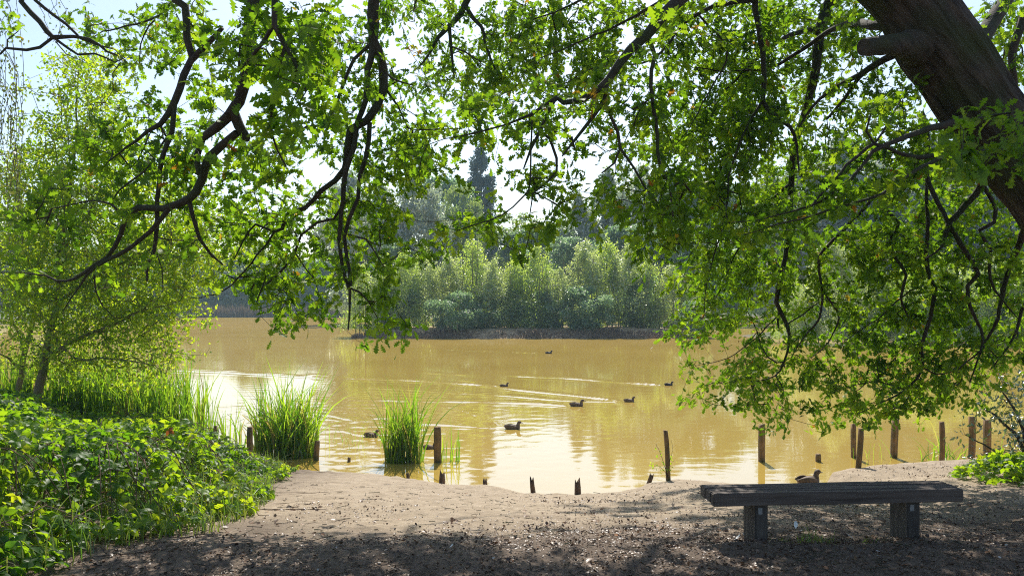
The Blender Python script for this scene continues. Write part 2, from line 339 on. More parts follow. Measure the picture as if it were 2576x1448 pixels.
# water: one sheet, small real waves and the ducks' wakes in its surface
wy = 8.6 * (250 / 8.6) ** (np.arange(620) / 619); wu = np.linspace(-1.05, 1.05, 860)
WU, WY = np.meshgrid(wu, wy); WX = WU * WY
WZ = np.zeros_like(WX)
calm = sstep((snoise(WX, WY, 41, 6, .12) + .9) / 1.6)
leftw = np.exp(-((WX + 4.5) / 4.5) ** 2 - ((WY - 19) / 6) ** 2); WZ_amp = .00022 * calm + .0024 * leftw
r0 = np.random.default_rng(6)
for i in range(16):
    k = 2 * math.pi / r0.uniform(.22, .75); a = r0.normal(math.pi / 2, .5); ph = r0.uniform(0, 6.28)
    WZ += WZ_amp * .42 * np.sin(k * (WX * math.cos(a) + WY * math.sin(a)) + ph + 1.5 * snoise(WX, WY, 50 + i, 3, .5)) * np.clip(2 - WY * k / 420, 0, 1)
wakes = [([(1366, 889), (1250, 885), (1100, 878), (960, 868), (880, 858)], 1.0, .16), ([(1668, 969), (1560, 962), (1430, 952), (1330, 947), (1255, 944)], 1.1, .13),
         ([(1566, 1010), (1490, 1001), (1434, 994), (1289, 979), (1209, 964), (1130, 950)], 1.1, .11), ([(1254, 972), (1139, 964), (1009, 956), (859, 951), (740, 944)], 1.1, .12),
         ([(1432, 1021), (1359, 1016), (1209, 1011), (1059, 1009), (859, 1004)], .9, .11), ([(1264, 1076), (1239, 1062), (1199, 1046), (1159, 1031), (1080, 1010)], 1.0, .08),
         ([(1264, 1078), (1229, 1076), (1159, 1071), (1080, 1066), (960, 1062)], .8, .08), ([(1234, 1058), (1210, 1040), (1180, 1026)], .8, .05),
         ([(850, 955), (700, 944), (560, 936), (420, 930)], 1.0, .13), ([(1180, 944), (1100, 940), (1034, 936)], .8, .12), ([(900, 1060), (800, 1040), (650, 1030)], .7, .1),
         ([(1560, 1012), (1400, 1006), (1280, 996), (1100, 985), (900, 972)], .7, .1), ([(920, 1098), (860, 1085), (780, 1078)], .8, .07)]
for pl, amp, sg in wakes:
    q = np.array([onwater(*p) for p in pl]); q = resample(q, .15)
    lo = q.min(0) - 1; hi = q.max(0) + 1
    mk = (WX > lo[0]) & (WX < hi[0]) & (WY > lo[1]) & (WY < hi[1]); xs, ys = WX[mk], WY[mk]
    s = np.linspace(0, 1, len(q)); o = np.argsort(q[:, 0]); yy = np.interp(xs, q[o, 0], q[o, 1]); ss = np.interp(xs, q[o, 0], s[o])
    inside = sstep((xs - q[:, 0].min()) / .8) * sstep((q[:, 0].max() - xs) / .15)
    sgy = sg * (1 + 1.5 * ss); d = (ys - yy + .06 * np.sin(xs * 2.3) * ss) / sgy
    prof = np.exp(-d * d) + .55 * np.exp(-(d - 2.6) ** 2) + .35 * np.exp(-(d + 2.6) ** 2) - .3 * np.exp(-(d + 1.4) ** 2)
    WZ[mk] += amp * .030 * sg / .1 * prof * inside * (1 - .65 * ss) * (.8 + .3 * np.sin(xs * 3.1))
tag(link('water', grid_mesh('water', WX, WY, WZ), M['water']), kind='structure')

# ------------------------------------------------------------------ growing branches and leaves
CELL = 60 * .894444
def parse(rows, c0=0):
    d = {}
    for r, line in rows.items():
        for c, ch in enumerate(line):
            if ch not in '0 .': d[(c0 + c, r)] = int(ch)
    return d
class Grower:
    """limbs are polylines; each spray of leaves joins the nearest node by a crooked twig"""
    def __init__(s): s.pos = []; s.par = []; s.gid = []; s.fixed = []; s.poly = []
    def limb(s, g, pts, step=.09, jit=.004):
        """pts rows: px,py,Y,radius"""
        q = np.array([[*P3(p[0], p[1], p[2]), p[3]] for p in pts])
        return s.limb3(g, q, step, jit)
    def limb3(s, g, q, step=.09, jit=.004):
        q = resample(q, step, 0); q[1:-1, :3] += rng.normal(0, jit, (len(q) - 2, 3)); s.poly.append((g, q))
        for i, p in enumerate(q):
            s.pos.append(p[:3]); s.par.append(-1); s.gid.append(g); s.fixed.append(p[3])
        return q
    def grow(s, sprays, maxlen=1.6, wig=.07, step=.09, root_r=.0016, allow=None):
        n0 = len(s.pos); cap = n0 + len(sprays) * 16
        A = np.full((cap, 3), 1e9); A[:n0] = s.pos; n = n0
        par = list(s.par); gid = list(s.gid); ends = []
        pen = np.zeros(cap); pen[:n0] = [0.0 if f < .09 else .25 for f in s.fixed]
        d0 = np.array([np.min(np.linalg.norm(A[:n0] - p, axis=1)) for p in sprays]); order = np.argsort(d0)
        for i in order:
            p = sprays[i]; d = np.linalg.norm(A[:n] - p, axis=1) + pen[:n]; j = int(np.argmin(d)); L = d[j]
            if L > maxlen: ends.append(None); continue
            a = A[j]; m = max(1, int(L / step)); prev = j; off = rng.normal(0, wig * min(L, .9), 3); off2 = rng.normal(0, wig * .5 * min(L, .9), 3)
            for t in np.arange(1, m + 1) / m:
                q = a + (p - a) * t + off * math.sin(math.pi * t) + off2 * math.sin(2 * math.pi * t) - np.array([0, 0, .05 * L]) * math.sin(math.pi * t)
                A[n] = q; par.append(prev); gid.append(gid[j]); prev = n; n += 1
                if n >= cap - 20: break
            ends.append((i, prev, A[prev] - A[par[prev]] if par[prev] >= 0 else np.array([0, 0, 1.])))
        s.A = A[:n]; s.parf = np.array(par); s.gidf = np.array(gid); s.n0 = n0
        cnt = np.zeros(n)
        for e in ends:
            if e: cnt[e[1]] += 1
        for k in range(n - 1, n0 - 1, -1): cnt[s.parf[k]] += cnt[k]
        s.cnt = cnt; s.ends = [e for e in ends if e]; s.root_r = root_r
    def twigs(s, tubes, scale=1.0):
        """tubes: dict gid -> Tubes"""
        kids = {}
        for k in range(s.n0, len(s.A)): kids.setdefault(s.parf[k], []).append(k)
        rad = lambda k: min(.012, s.root_r * max(1, s.cnt[k]) ** .42) * scale
        started = set()
        for k in range(s.n0, len(s.A)):
            pk = s.parf[k]
            first = pk < s.n0 or kids[pk][int(np.argmax([s.cnt[c] for c in kids[pk]]))] != k
            if not first: continue
            chain = [pk, k]; cur = k
            while cur in kids:
                cs = kids[cur]; cur = cs[int(np.argmax([s.cnt[c] for c in cs]))]; chain.append(cur)
            pts = s.A[chain]; rr = [rad(k)] + [rad(c) for c in chain[1:]]
            tubes[s.gidf[k]].add(pts, rr, 4, cap=False)
    def limbs_to(s, tubes, k=8):
        for g, q in s.poly: tubes[g].add(q[:, :3], q[:, 3], k if q[:, 3].max() > .02 else 6)
def spray_leaves(G, per, spread, size, up=.7, droop=.25, back=.0, tint_hi=None):
    """leaves at the ends (and a little back along) the twigs -> per group arrays"""
    out = {}
    for (i, k, dr) in G.ends:
        m = max(2, rng.poisson(per)); dr = dr / (np.linalg.norm(dr) + 1e-9)
        c = G.A[k]
        b = rng.uniform(0, back, m)[:, None] if back else np.zeros((m, 1))
        P = c - dr * b + rng.normal(0, spread, (m, 3))
        D = dr * .9 + norm(rng.normal(0, 1, (m, 3))) * 1.0 + np.array([0, 0, -droop])
        N = np.array([0, 0, up]) + rng.normal(0, .55, (m, 3))
        S = size * rng.uniform(.65, 1.2, m)
        T = np.clip(rng.normal(.45, .22) + rng.normal(0, .15, m), 0, .93)
        if tint_hi is not None:
            T = np.where(rng.random(m) < tint_hi, rng.uniform(.95, 1, m), T)
            if rng.random() < tint_hi * .8: T = rng.uniform(.94, 1, m)
        o = out.setdefault(G.gidf[k], [[], [], [], [], []])
        for l, v in zip(o, (P, D, N, S, T)): l.append(v)
    return {g: [np.concatenate(x) for x in o] for g, o in out.items()}
def sprays_from(dens, depth_fn, leaf_area, per, cov=.95, sig=.5):
    pts = []
    for (c, r), d in dens.items():
        C = min(.93, d / 10 * cov)
        for _ in range(1):
            px = (c + .5) * CELL; py = (r + .5) * CELL; Y = depth_fn(px, py)
            la = leaf_area(px, py) if callable(leaf_area) else leaf_area; n = -math.log(1 - C) * (CELL / F * Y) ** 2 / la / per
            n = rng.poisson(n)
            for _ in range(n):
                x = (c + rng.uniform(-.15, 1.15)) * CELL; y = (r + rng.uniform(-.15, 1.15)) * CELL
                pts.append(P3(x, y, max(2.9, depth_fn(x, y) + rng.normal(0, sig))))
    return np.array(pts)

# ------------------------------------------------------------------ the oak
OAKD = parse({
 0: '201222344557' + '998454344334' + '868777677677' + '776763300367',
 1: '200043335789' + '999664014358' + '888777677778' + '877762000278',
 2: '000002552567' + '878764146468' + '876876666788' + '766521100046',
 3: '000002203577' + '778643555688' + '877786566789' + '866432400015',
 4: '000001234566' + '787644322588' + '887766566799' + '774454541114',
 5: '000143343345' + '886444554367' + '676476688999' + '764556554544',
 6: '000254655435' + '743124565224' + '513444789989' + '765466667777',
 7: '000266656644' + '762445786241' + '023124788898' + '666667767765',
 8: '004345556654' + '563436533000' + '245235577977' + '766788775623',
 9: '141243454555' + '764667510014' + '634665778888' + '876677766674',
10: '322333233565' + '665666312444' + '154566877888' + '774467776656',
11: '211122233444' + '665646554211' + '230012567888' + '776478767656',
12: '111220012225' + '656465531000' + '010000156888' + '756378767656',
13: '211110000134' + '346645200000' + '000000047777' + '655357766566',
14: '000000000002' + '354644300000' + '000000125765' + '533456666566',
15: '000000000000' + '030004200000' + '000000035543' + '522467766666',
16: '000000000000' + '000003100000' + '000000003036' + '534677777677',
17: '000000000000' + '000000000000' + '000000003467' + '564556677754',
18: '000000000000' + '000000000000' + '000000002566' + '655676665400',
19: '000000000000' + '000000000000' + '000000000002' + '404555230000',
20: '000000000000' + '000000000000' + '000000000000' + '100010000000'})
oak_base = np.array([4.95, 6.45, 1.1])
G = Grower()
TR = [(2850, 1330, 6.45, .46), (2835, 1250, 6.45, .36), (2815, 1050, 6.45, .31), (2775, 820, 6.45, .29), (2715, 640, 6.45, .285), (2640, 495, 6.45, .285), (2582, 420, 6.45, .285), (2527, 345, 6.45, .285),
      (2452, 252, 6.42, .29), (2405, 176, 6.4, .30), (2348, 98, 6.35, .30), (2283, -7, 6.3, .275), (2190, -100, 6.2, .26), (2060, -240, 6.1, .24), (1900, -430, 6.0, .2), (1700, -640, 5.9, .15), (1450, -900, 5.8, .1)]
trunk_q = G.limb('trunk', TR, .10, .0)
LIMBS = {
 'a': [[(1980, -340, 6.05, .12), (1600, -430, 5.6, .10), (1100, -420, 5.2, .08), (800, -280, 5.0, .06), (680, -110, 4.95, .05), (640, 0, 4.9, .045), (617, 190, 4.95, .04), (600, 255, 5.0, .037), (575, 293, 5.0, .033), (548, 320, 5.05, .03), (507, 350, 5.1, .025), (495, 395, 5.1, .02), (500, 440, 5.1, .014)],
       [(588, 285, 5.0, .034), (600, 318, 5.0, .033), (618, 345, 5.02, .028), (624, 352, 5.02, .02)],
       [(595, 335, 5.0, .024), (560, 362, 5.05, .026), (528, 395, 5.1, .027), (507, 450, 5.2, .028), (494, 482, 5.2, .028), (450, 513, 5.3, .026), (415, 525, 5.4, .024), (345, 525, 5.5, .022), (317, 548, 5.55, .02), (305, 590, 5.6, .017), (270, 645, 5.7, .016), (210, 685, 5.8, .014), (165, 707, 5.9, .010), (90, 690, 6.0, .006), (0, 685, 6.1, .004)],
       [(430, 520, 5.35, .018), (400, 560, 5.4, .018), (360, 600, 5.5, .017), (300, 640, 5.6, .015), (240, 672, 5.75, .012), (200, 720, 5.8, .007), (160, 780, 5.85, .004)],
       [(475, 500, 5.25, .017), (485, 545, 5.25, .015), (500, 600, 5.3, .013), (530, 640, 5.4, .010), (560, 665, 5.5, .006)],
       [(315, 548, 5.55, .010), (280, 515, 5.6, .008), (235, 505, 5.7, .006), (130, 525, 5.8, .004)],
       [(237, 690, 5.8, .008), (240, 730, 5.8, .006), (260, 770, 5.85, .005), (290, 800, 5.9, .003)],
       [(760, -200, 3.9, .02), (700, -60, 3.85, .018), (690, 60, 3.8, .014), (740, 150, 3.8, .011), (770, 230, 3.8, .006)], [(690, 60, 3.8, .011), (640, 140, 3.9, .009), (600, 180, 4.0, .005)],
       [(720, 110, 3.8, .009), (690, 220, 3.9, .008), (680, 330, 4.0, .006), (720, 420, 4.1, .004)], [(1100, -420, 5.2, .05), (950, -350, 4.4, .035), (760, -200, 3.9, .02)]],
 'b': [[(1980, -340, 6.05, .12), (1700, -420, 6.0, .10), (1250, -360, 6.0, .08), (1000, -150, 6.0, .05), (941, 0, 6.0, .042), (940, 65, 6.0, .044), (940, 105, 6.0, .036), (953, 130, 6.0, .034), (966, 175, 6.0, .034), (966, 220, 6.0, .034), (948, 270, 6.0, .033), (922, 302, 6.0, .03), (884, 326, 6.05, .032), (878, 365, 6.05, .03), (872, 420, 6.1, .026), (845, 455, 6.2, .022), (810, 478, 6.2, .02), (768, 520, 6.3, .018), (718, 545, 6.3, .017), (708, 575, 6.35, .016), (690, 583, 6.4, .012), (645, 563, 6.4, .010), (610, 610, 6.4, .007), (590, 650, 6.4, .005)],
       [(940, 105, 6.0, .028), (928, 180, 5.95, .024), (920, 250, 5.95, .022), (900, 310, 6.0, .02), (888, 370, 6.0, .02), (868, 430, 6.0, .02), (862, 500, 6.0, .018), (857, 560, 6.0, .016), (855, 640, 6.0, .014), (870, 700, 6.0, .013), (880, 735, 6.0, .012), (880, 790, 6.0, .008), (876, 830, 6.0, .005)],
       [(930, 308, 6.0, .018), (927, 350, 6.0, .018), (920, 395, 6.0, .017), (907, 440, 6.0, .016), (900, 500, 6.0, .015), (880, 550, 6.0, .015), (866, 600, 6.0, .014), (874, 650, 6.0, .013), (882, 720, 6.0, .013)],
       [(882, 725, 6.0, .009), (905, 735, 6.0, .008), (928, 757, 6.0, .005), (950, 800, 6.0, .003)], [(876, 590, 6.0, .008), (920, 600, 6.0, .007), (945, 640, 5.95, .006), (985, 690, 5.9, .003)],
       [(870, 505, 6.0, .011), (840, 548, 6.05, .011), (800, 560, 6.1, .010), (760, 590, 6.15, .010), (740, 640, 6.2, .012), (700, 690, 6.3, .010), (660, 725, 6.3, .008), (640, 780, 6.3, .004)],
       [(742, 635, 6.2, .008), (770, 680, 6.2, .006), (790, 700, 6.2, .004)], [(966, 180, 6.0, .010), (990, 200, 6.1, .008), (1040, 215, 6.3, .005)], [(968, 220, 6.0, .010), (1000, 270, 6.1, .008), (1025, 320, 6.2, .005)],
       [(933, 110, 6.0, .014), (890, 150, 6.0, .013), (850, 250, 6.05, .013), (815, 340, 6.1, .010)], [(815, 315, 6.1, .011), (770, 320, 6.1, .010), (730, 350, 6.2, .007), (690, 400, 6.2, .004)],
       [(690, 583, 6.4, .010), (650, 640, 6.5, .008), (600, 700, 6.6, .007), (545, 740, 6.7, .005), (480, 750, 6.8, .003)]],
 'c': [[(1100, -420, 5.3, .06), (800, -300, 5.4, .05), (560, -130, 5.5, .036), (440, 0, 5.5, .03), (465, 20, 5.5, .028), (470, 95, 5.5, .025), (484, 145, 5.5, .024), (462, 190, 5.5, .025), (440, 255, 5.5, .025), (405, 312, 5.5, .018), (372, 330, 5.55, .014), (340, 355, 5.6, .010), (300, 385, 5.7, .006)],
       [(560, 70, 5.4, .014), (515, 115, 5.45, .022), (484, 150, 5.5, .022)], [(440, 255, 5.5, .018), (432, 330, 5.5, .018), (415, 390, 5.5, .017), (400, 430, 5.5, .017), (397, 500, 5.5, .016), (396, 560, 5.5, .016), (388, 630, 5.5, .014), (372, 672, 5.5, .012), (370, 707, 5.5, .008)],
       [(405, 320, 5.5, .009), (420, 345, 5.5, .008), (395, 380, 5.5, .006)], [(395, 640, 5.5, .005), (408, 680, 5.5, .004), (410, 735, 5.5, .003)], [(335, 355, 5.6, .006), (390, 400, 5.5, .005), (320, 460, 5.5, .007), (285, 500, 5.6, .005)]],
 'd': [[(560, -130, 5.5, .03), (300, -160, 6.5, .026), (60, -30, 7.0, .024), (100, 55, 7.0, .023), (135, 93, 7.0, .022), (185, 95, 7.0, .015), (225, 98, 7.0, .013), (270, 130, 7.0, .010), (297, 140, 7.0, .006)],
       [(135, 93, 7.0, .014), (100, 120, 7.0, .014), (65, 126, 7.0, .013), (18, 122, 7.0, .011), (0, 137, 7.0, .009)], [(18, 122, 7.0, .007), (18, 98, 7.0, .006), (47, 78, 7.0, .004)],
       [(135, 95, 7.0, .013), (170, 122, 7.0, .012), (195, 138, 7.0, .010), (240, 135, 7.0, .009), (290, 155, 7.0, .006), (315, 145, 7.0, .004)], [(70, -20, 7.0, .016), (110, 20, 7.0, .015), (165, 60, 7.0, .013), (205, 95, 7.0, .011), (250, 115, 7.0, .008), (290, 125, 7.0, .005), (320, 160, 7.0, .004)],
       [(140, 105, 7.0, .006), (165, 135, 7.0, .005), (210, 155, 7.0, .003)], [(440, 0, 7.5, .015), (400, 40, 7.6, .013), (340, 60, 7.7, .010), (260, 80, 7.8, .007), (225, 100, 7.8, .005)], [(390, 50, 7.6, .008), (360, 90, 7.7, .007), (350, 160, 7.8, .004)]],
 'e': [[(1980, -340, 6.05, .1), (1600, -350, 7.5, .06), (1300, -200, 8.5, .045), (1175, 0, 9.0, .038), (1158, 37, 9.0, .036), (1131, 67, 9.0, .03), (1104, 93, 9.0, .024), (1070, 150, 9.0, .012), (1040, 180, 9.0, .006)],
       [(1131, 72, 9.0, .02), (1134, 118, 9.0, .018), (1138, 150, 9.0, .014), (1142, 193, 9.0, .007)], [(1171, 12, 9.0, .026), (1191, 47, 9.0, .024), (1211, 67, 9.0, .02), (1228, 133, 9.0, .014), (1260, 200, 9.0, .008)], [(1138, 118, 9.0, .010), (1168, 130, 9.0, .010), (1211, 157, 9.0, .007)],
       [(1300, -200, 8.5, .03), (1150, -120, 8.6, .02), (1060, -20, 8.8, .012), (1040, 30, 8.9, .006)]],
 'f': [[(2060, -240, 6.1, .09), (1880, -130, 5.9, .06), (1717, -5, 5.6, .045), (1660, 48, 5.5, .04), (1629, 82, 5.5, .036), (1584, 128, 5.5, .033), (1559, 160, 5.5, .03), (1529, 200, 5.5, .027), (1494, 235, 5.5, .024), (1459, 254, 5.5, .022), (1419, 257, 5.5, .018), (1399, 245, 5.5, .015), (1374, 265, 5.5, .012), (1339, 287, 5.5, .010), (1274, 310, 5.5, .007), (1209, 330, 5.5, .006), (1150, 344, 5.5, .004)],
       [(1399, 247, 5.5, .012), (1379, 278, 5.5, .012), (1359, 330, 5.5, .011), (1337, 370, 5.5, .010), (1317, 425, 5.5, .005)], [(1359, 330, 5.5, .010), (1384, 352, 5.5, .010), (1402, 395, 5.5, .010), (1400, 430, 5.5, .009), (1379, 455, 5.5, .008), (1339, 485, 5.5, .006), (1332, 545, 5.5, .004)],
       [(1529, 200, 5.5, .017), (1519, 250, 5.5, .016), (1499, 290, 5.5, .014), (1474, 320, 5.5, .013), (1439, 358, 5.5, .010), (1414, 393, 5.5, .006)], [(1436, 352, 5.5, .008), (1437, 345, 5.5, .008), (1446, 375, 5.5, .006)],
       [(1519, 252, 5.5, .011), (1534, 285, 5.5, .011), (1554, 335, 5.5, .011), (1560, 370, 5.5, .010), (1594, 425, 5.5, .008), (1624, 475, 5.5, .007), (1654, 508, 5.6, .004)], [(1560, 372, 5.5, .009), (1545, 410, 5.5, .008), (1514, 435, 5.5, .005)],
       [(1629, 85, 5.5, .018), (1634, 100, 5.5, .017), (1646, 140, 5.5, .015), (1636, 220, 5.5, .013), (1650, 300, 5.5, .013), (1661, 415, 5.55, .011), (1684, 475, 5.6, .008), (1704, 615, 5.7, .004)],
       [(1339, 287, 5.5, .006), (1300, 500, 5.5, .004)][:1] + [(1330, 480, 5.5, .006), (1290, 520, 5.5, .005), (1230, 555, 5.5, .005), (1150, 580, 5.5, .004)]],
 'g': [[(2190, -100, 6.2, .09), (2140, -60, 8.0, .07), (2090, 0, 9.0, .066), (2067, 65, 9.0, .06), (2057, 140, 9.0, .055), (2042, 225, 9.0, .05), (2017, 310, 9.0, .045), (1997, 380, 9.0, .04), (1992, 450, 9.0, .034), (1985, 560, 9.0, .03), (1975, 650, 9.0, .026), (1958, 724, 9.0, .028), (1952, 760, 9.0, .025), (1962, 785, 9.0, .025), (1980, 815, 9.0, .022), (1984, 860, 9.0, .016), (1972, 910, 9.0, .012), (1952, 945, 9.0, .009), (1905, 958, 9.0, .005)],
       [(2060, -240, 6.1, .07), (1950, -100, 7.0, .04), (1900, 0, 7.5, .03), (1915, 100, 7.5, .026), (1921, 200, 7.5, .024), (1918, 255, 7.5, .022), (1952, 295, 7.5, .02), (1987, 320, 7.5, .018), (2007, 370, 7.5, .012), (2010, 430, 7.5, .007)],
       [(2060, 70, 9.0, .03), (2000, 85, 8.8, .026), (1950, 110, 8.6, .02), (1890, 160, 8.5, .014), (1820, 230, 8.4, .010), (1700, 330, 8.4, .007), (1560, 400, 8.4, .004)], [(2310, 75, 6.4, .06), (2205, 65, 6.7, .04), (2130, 60, 7.5, .03), (2060, 95, 8.0, .024), (1960, 160, 8.2, .016), (1850, 180, 8.2, .010), (1750, 170, 8.2, .006)],
       [(1900, 0, 7.5, .022), (1800, 15, 7.4, .02), (1720, 60, 7.4, .015), (1640, 150, 7.4, .010), (1500, 170, 7.4, .007), (1400, 220, 7.4, .004)], [(1760, 40, 7.4, .010), (1830, 130, 7.4, .010), (1790, 220, 7.3, .007), (1730, 330, 7.3, .004)],
       [(1880, -130, 5.9, .03), (1760, -60, 6.8, .025), (1600, 40, 7.4, .014), (1450, 110, 7.6, .008), (1330, 160, 7.7, .004)], [(1760, -60, 6.8, .02), (1560, -40, 7.5, .016), (1420, 20, 7.9, .010), (1320, 60, 8.1, .005)],
       [(1917, 255, 7.5, .014), (1880, 320, 7.4, .012), (1840, 420, 7.3, .010), (1820, 560, 7.3, .008), (1780, 700, 7.4, .005), (1770, 800, 7.5, .003)], [(1990, 460, 9.0, .016), (1900, 540, 8.8, .012), (1850, 640, 8.6, .009), (1800, 750, 8.6, .005)],
       [(1962, 785, 9.0, .010), (1900, 850, 9.0, .007), (1830, 900, 9.0, .005), (1750, 920, 9.0, .003)], [(1980, 815, 9.0, .010), (2020, 790, 9.0, .009), (2060, 760, 8.9, .006)], [(1956, 800, 9.0, .014), (1958, 825, 9.0, .010)]],
 'h': [[(2420, 300, 6.3, .04), (2387, 312, 6.1, .03), (2317, 330, 5.9, .022), (2257, 353, 5.7, .018), (2197, 385, 5.6, .014), (2140, 450, 5.5, .011), (2067, 505, 5.5, .008), (1950, 545, 5.5, .005), (1840, 560, 5.5, .003)],
       [(2480, 400, 6.3, .035), (2437, 400, 6.1, .024), (2380, 392, 5.9, .02), (2317, 397, 5.8, .017), (2262, 385, 5.7, .014), (2200, 362, 5.6, .012), (2110, 440, 5.5, .010), (2040, 520, 5.4, .006)],
       [(2380, 392, 5.8, .014), (2300, 430, 5.6, .013), (2220, 490, 5.5, .011), (2150, 510, 5.4, .009), (2020, 550, 5.4, .006), (1870, 590, 5.4, .003)], [(2580, 375, 5.4, .012), (2480, 378, 5.2, .010), (2400, 400, 5.1, .006)],
       [(2200, 362, 5.6, .009), (2180, 330, 5.6, .008), (2200, 260, 5.6, .006), (2230, 240, 5.6, .004)], [(2200, 362, 5.6, .008), (2240, 300, 5.6, .007), (2270, 245, 5.6, .005), (2275, 300, 5.6, .004)],
       [(2460, 300, 5.9, .02), (2470, 300, 5.4, .014), (2500, 290, 5.1, .010), (2570, 280, 5.0, .005)], [(2340, 110, 6.5, .04), (2270, 128, 6.7, .034), (2225, 150, 6.8, .03), (2190, 170, 6.9, .028), (2130, 205, 7.1, .02), (2060, 250, 7.2, .014), (2010, 320, 7.3, .008)],
       [(2225, 150, 6.8, .024), (2180, 175, 6.95, .02), (2140, 225, 7.1, .017), (2080, 300, 7.2, .010)]],
 'i': [[(2640, 520, 6.4, .07), (2560, 420, 7.2, .05), (2477, 430, 7.6, .038), (2466, 470, 7.7, .034), (2415, 532, 7.8, .03), (2387, 565, 7.8, .03), (2376, 600, 7.8, .022), (2372, 620, 7.8, .014), (2330, 650, 7.8, .008)],
       [(2390, 570, 7.8, .024), (2427, 630, 7.8, .024), (2450, 665, 7.8, .022), (2462, 690, 7.8, .022), (2435, 720, 7.8, .02), (2440, 770, 7.8, .017), (2470, 830, 7.8, .014), (2465, 880, 7.8, .010), (2410, 930, 7.8, .006)],
       [(2471, 462, 7.7, .022), (2505, 525, 7.7, .02), (2500, 560, 7.7, .02), (2464, 580, 7.7, .018), (2490, 625, 7.7, .016), (2490, 700, 7.7, .014), (2520, 750, 7.7, .010), (2560, 800, 7.7, .006)],
       [(2700, 620, 6.5, .05), (2600, 560, 7.4, .035), (2560, 620, 7.8, .03), (2530, 700, 8.0, .024), (2510, 800, 8.1, .018), (2470, 880, 8.2, .012), (2440, 960, 8.2, .006)],
       [(2387, 565, 7.8, .02), (2360, 510, 7.9, .022), (2330, 440, 8.0, .024), (2335, 340, 8.0, .022), (2320, 280, 8.0, .016)],
       [(2335, 560, 8.3, .02), (2330, 640, 8.3, .022), (2340, 700, 8.3, .022), (2352, 724, 8.3, .022), (2340, 800, 8.3, .02), (2317, 875, 8.3, .018), (2322, 925, 8.3, .015), (2282, 975, 8.3, .012), (2232, 1005, 8.3, .008), (2157, 1040, 8.3, .004)],
       [(2322, 925, 8.3, .009), (2355, 940, 8.3, .008), (2420, 935, 8.3, .005), (2480, 960, 8.3, .003)], [(2340, 400, 8.2, .014), (2330, 480, 8.3, .018), (2335, 560, 8.3, .02)],
       [(2195, 500, 8.4, .016), (2260, 560, 8.4, .018), (2300, 600, 8.4, .016)][:2] + [(2240, 600, 8.4, .018), (2250, 650, 8.4, .017), (2280, 690, 8.4, .016), (2415 - 150, 745, 8.4, .013), (2290, 810, 8.4, .008)],
       [(2195, 500, 8.4, .016), (2100, 600, 8.5, .017), (2060, 650, 8.5, .015), (2068, 730, 8.5, .013), (2060, 800, 8.5, .012), (2020, 850, 8.5, .007), (1990, 900, 8.5, .005)],
       [(2068, 730, 8.5, .010), (2090, 760, 8.5, .010), (2110, 800, 8.5, .009), (2085, 860, 8.5, .006), (2040, 900, 8.5, .004)], [(2310, 720, 8.3, .010), (2270, 745, 8.3, .009), (2210, 800, 8.3, .007), (2120, 860, 8.3, .004)],
       [(2280, 980, 8.3, .006), (2200, 960, 8.3, .005), (2080, 990, 8.3, .003)], [(2640, 700, 7.6, .024), (2580, 760, 8.0, .018), (2550, 850, 8.0, .012), (2500, 920, 8.0, .006)],
       [(2620, -60, 8.5, .05), (2570, 60, 8.5, .045), (2545, 140, 8.5, .04), (2552, 200, 8.5, .03), (2560, 260, 8.5, .02)], [(2425, 170, 6.6, .08), (2560, -40, 7.6, .06), (2620, -60, 8.5, .05)]],
}
for g, pls in LIMBS.items():
    for pl in pls: G.limb(g, pl)
PL = np.concatenate([np.array(resample(np.array([p[:3] for p in pl], float) * [1, 1, 1], 25)) for g, pls in LIMBS.items() for pl in pls])
def near_zone(px, py): return (540 < px < 830 and py < 330) or (px > 2400 and 270 < py < 440)
def oak_depth(px, py):
    if 540 < px < 830 and py < 330: return 4.35
    if px > 2400 and 270 < py < 440: return 4.9
    d = (PL[:, 0] - px) ** 2 + (PL[:, 1] - py) ** 2; i = np.argsort(d)[:3]
    w = 1 / (d[i] + 400.); Y = float((PL[i, 2] * w).sum() / w.sum())
    return Y
sp = sprays_from(OAKD, lambda x, y: oak_depth(x, y) + (0 if near_zone(x, y) else .55), lambda x, y: .00088 if near_zone(x, y) else .00040, 13, 1.0, .45)
sp = sp[~((sp[:, 1] < 6.2) & (np.abs((sp[:, 0] / sp[:, 1] * F + CX) - 2440) < 130) & (sp[:, 2] > 4.6))]
# unseen crown above the frame, added with sprays along sun rays to shade the bank
for pl in [[(2.1, 6.1, 5.9, .16), (1.6, 8.5, 7.9, .11), (.5, 11, 8.8, .07), (-1.2, 13, 8.6, .03)], [(1.6, 8.5, 7.9, .09), (3.2, 10.5, 8.5, .06), (5.5, 12.5, 8.8, .025)], [(1.2, 9.3, 8.2, .08), (-2, 10.5, 8.4, .05), (-5.5, 12, 8.4, .02)], [(2.1, 6.1, 5.9, .12), (5, 9, 7.9, .06), (7.5, 12, 8.6, .02)], [(.5, 11, 8.8, .07), (1.5, 13.5, 9.3, .05), (3, 17, 10.3, .02)], [(3.2, 10.5, 8.5, .06), (4.5, 14, 9.3, .04), (6, 17, 10.2, .015)], [(.5, 11, 8.8, .05), (-.5, 14, 9.2, .03), (.5, 16.5, 10, .012)]]:
    G.limb3('j', np.array(pl), .2, .02)
LIMBS['j'] = []
top = []
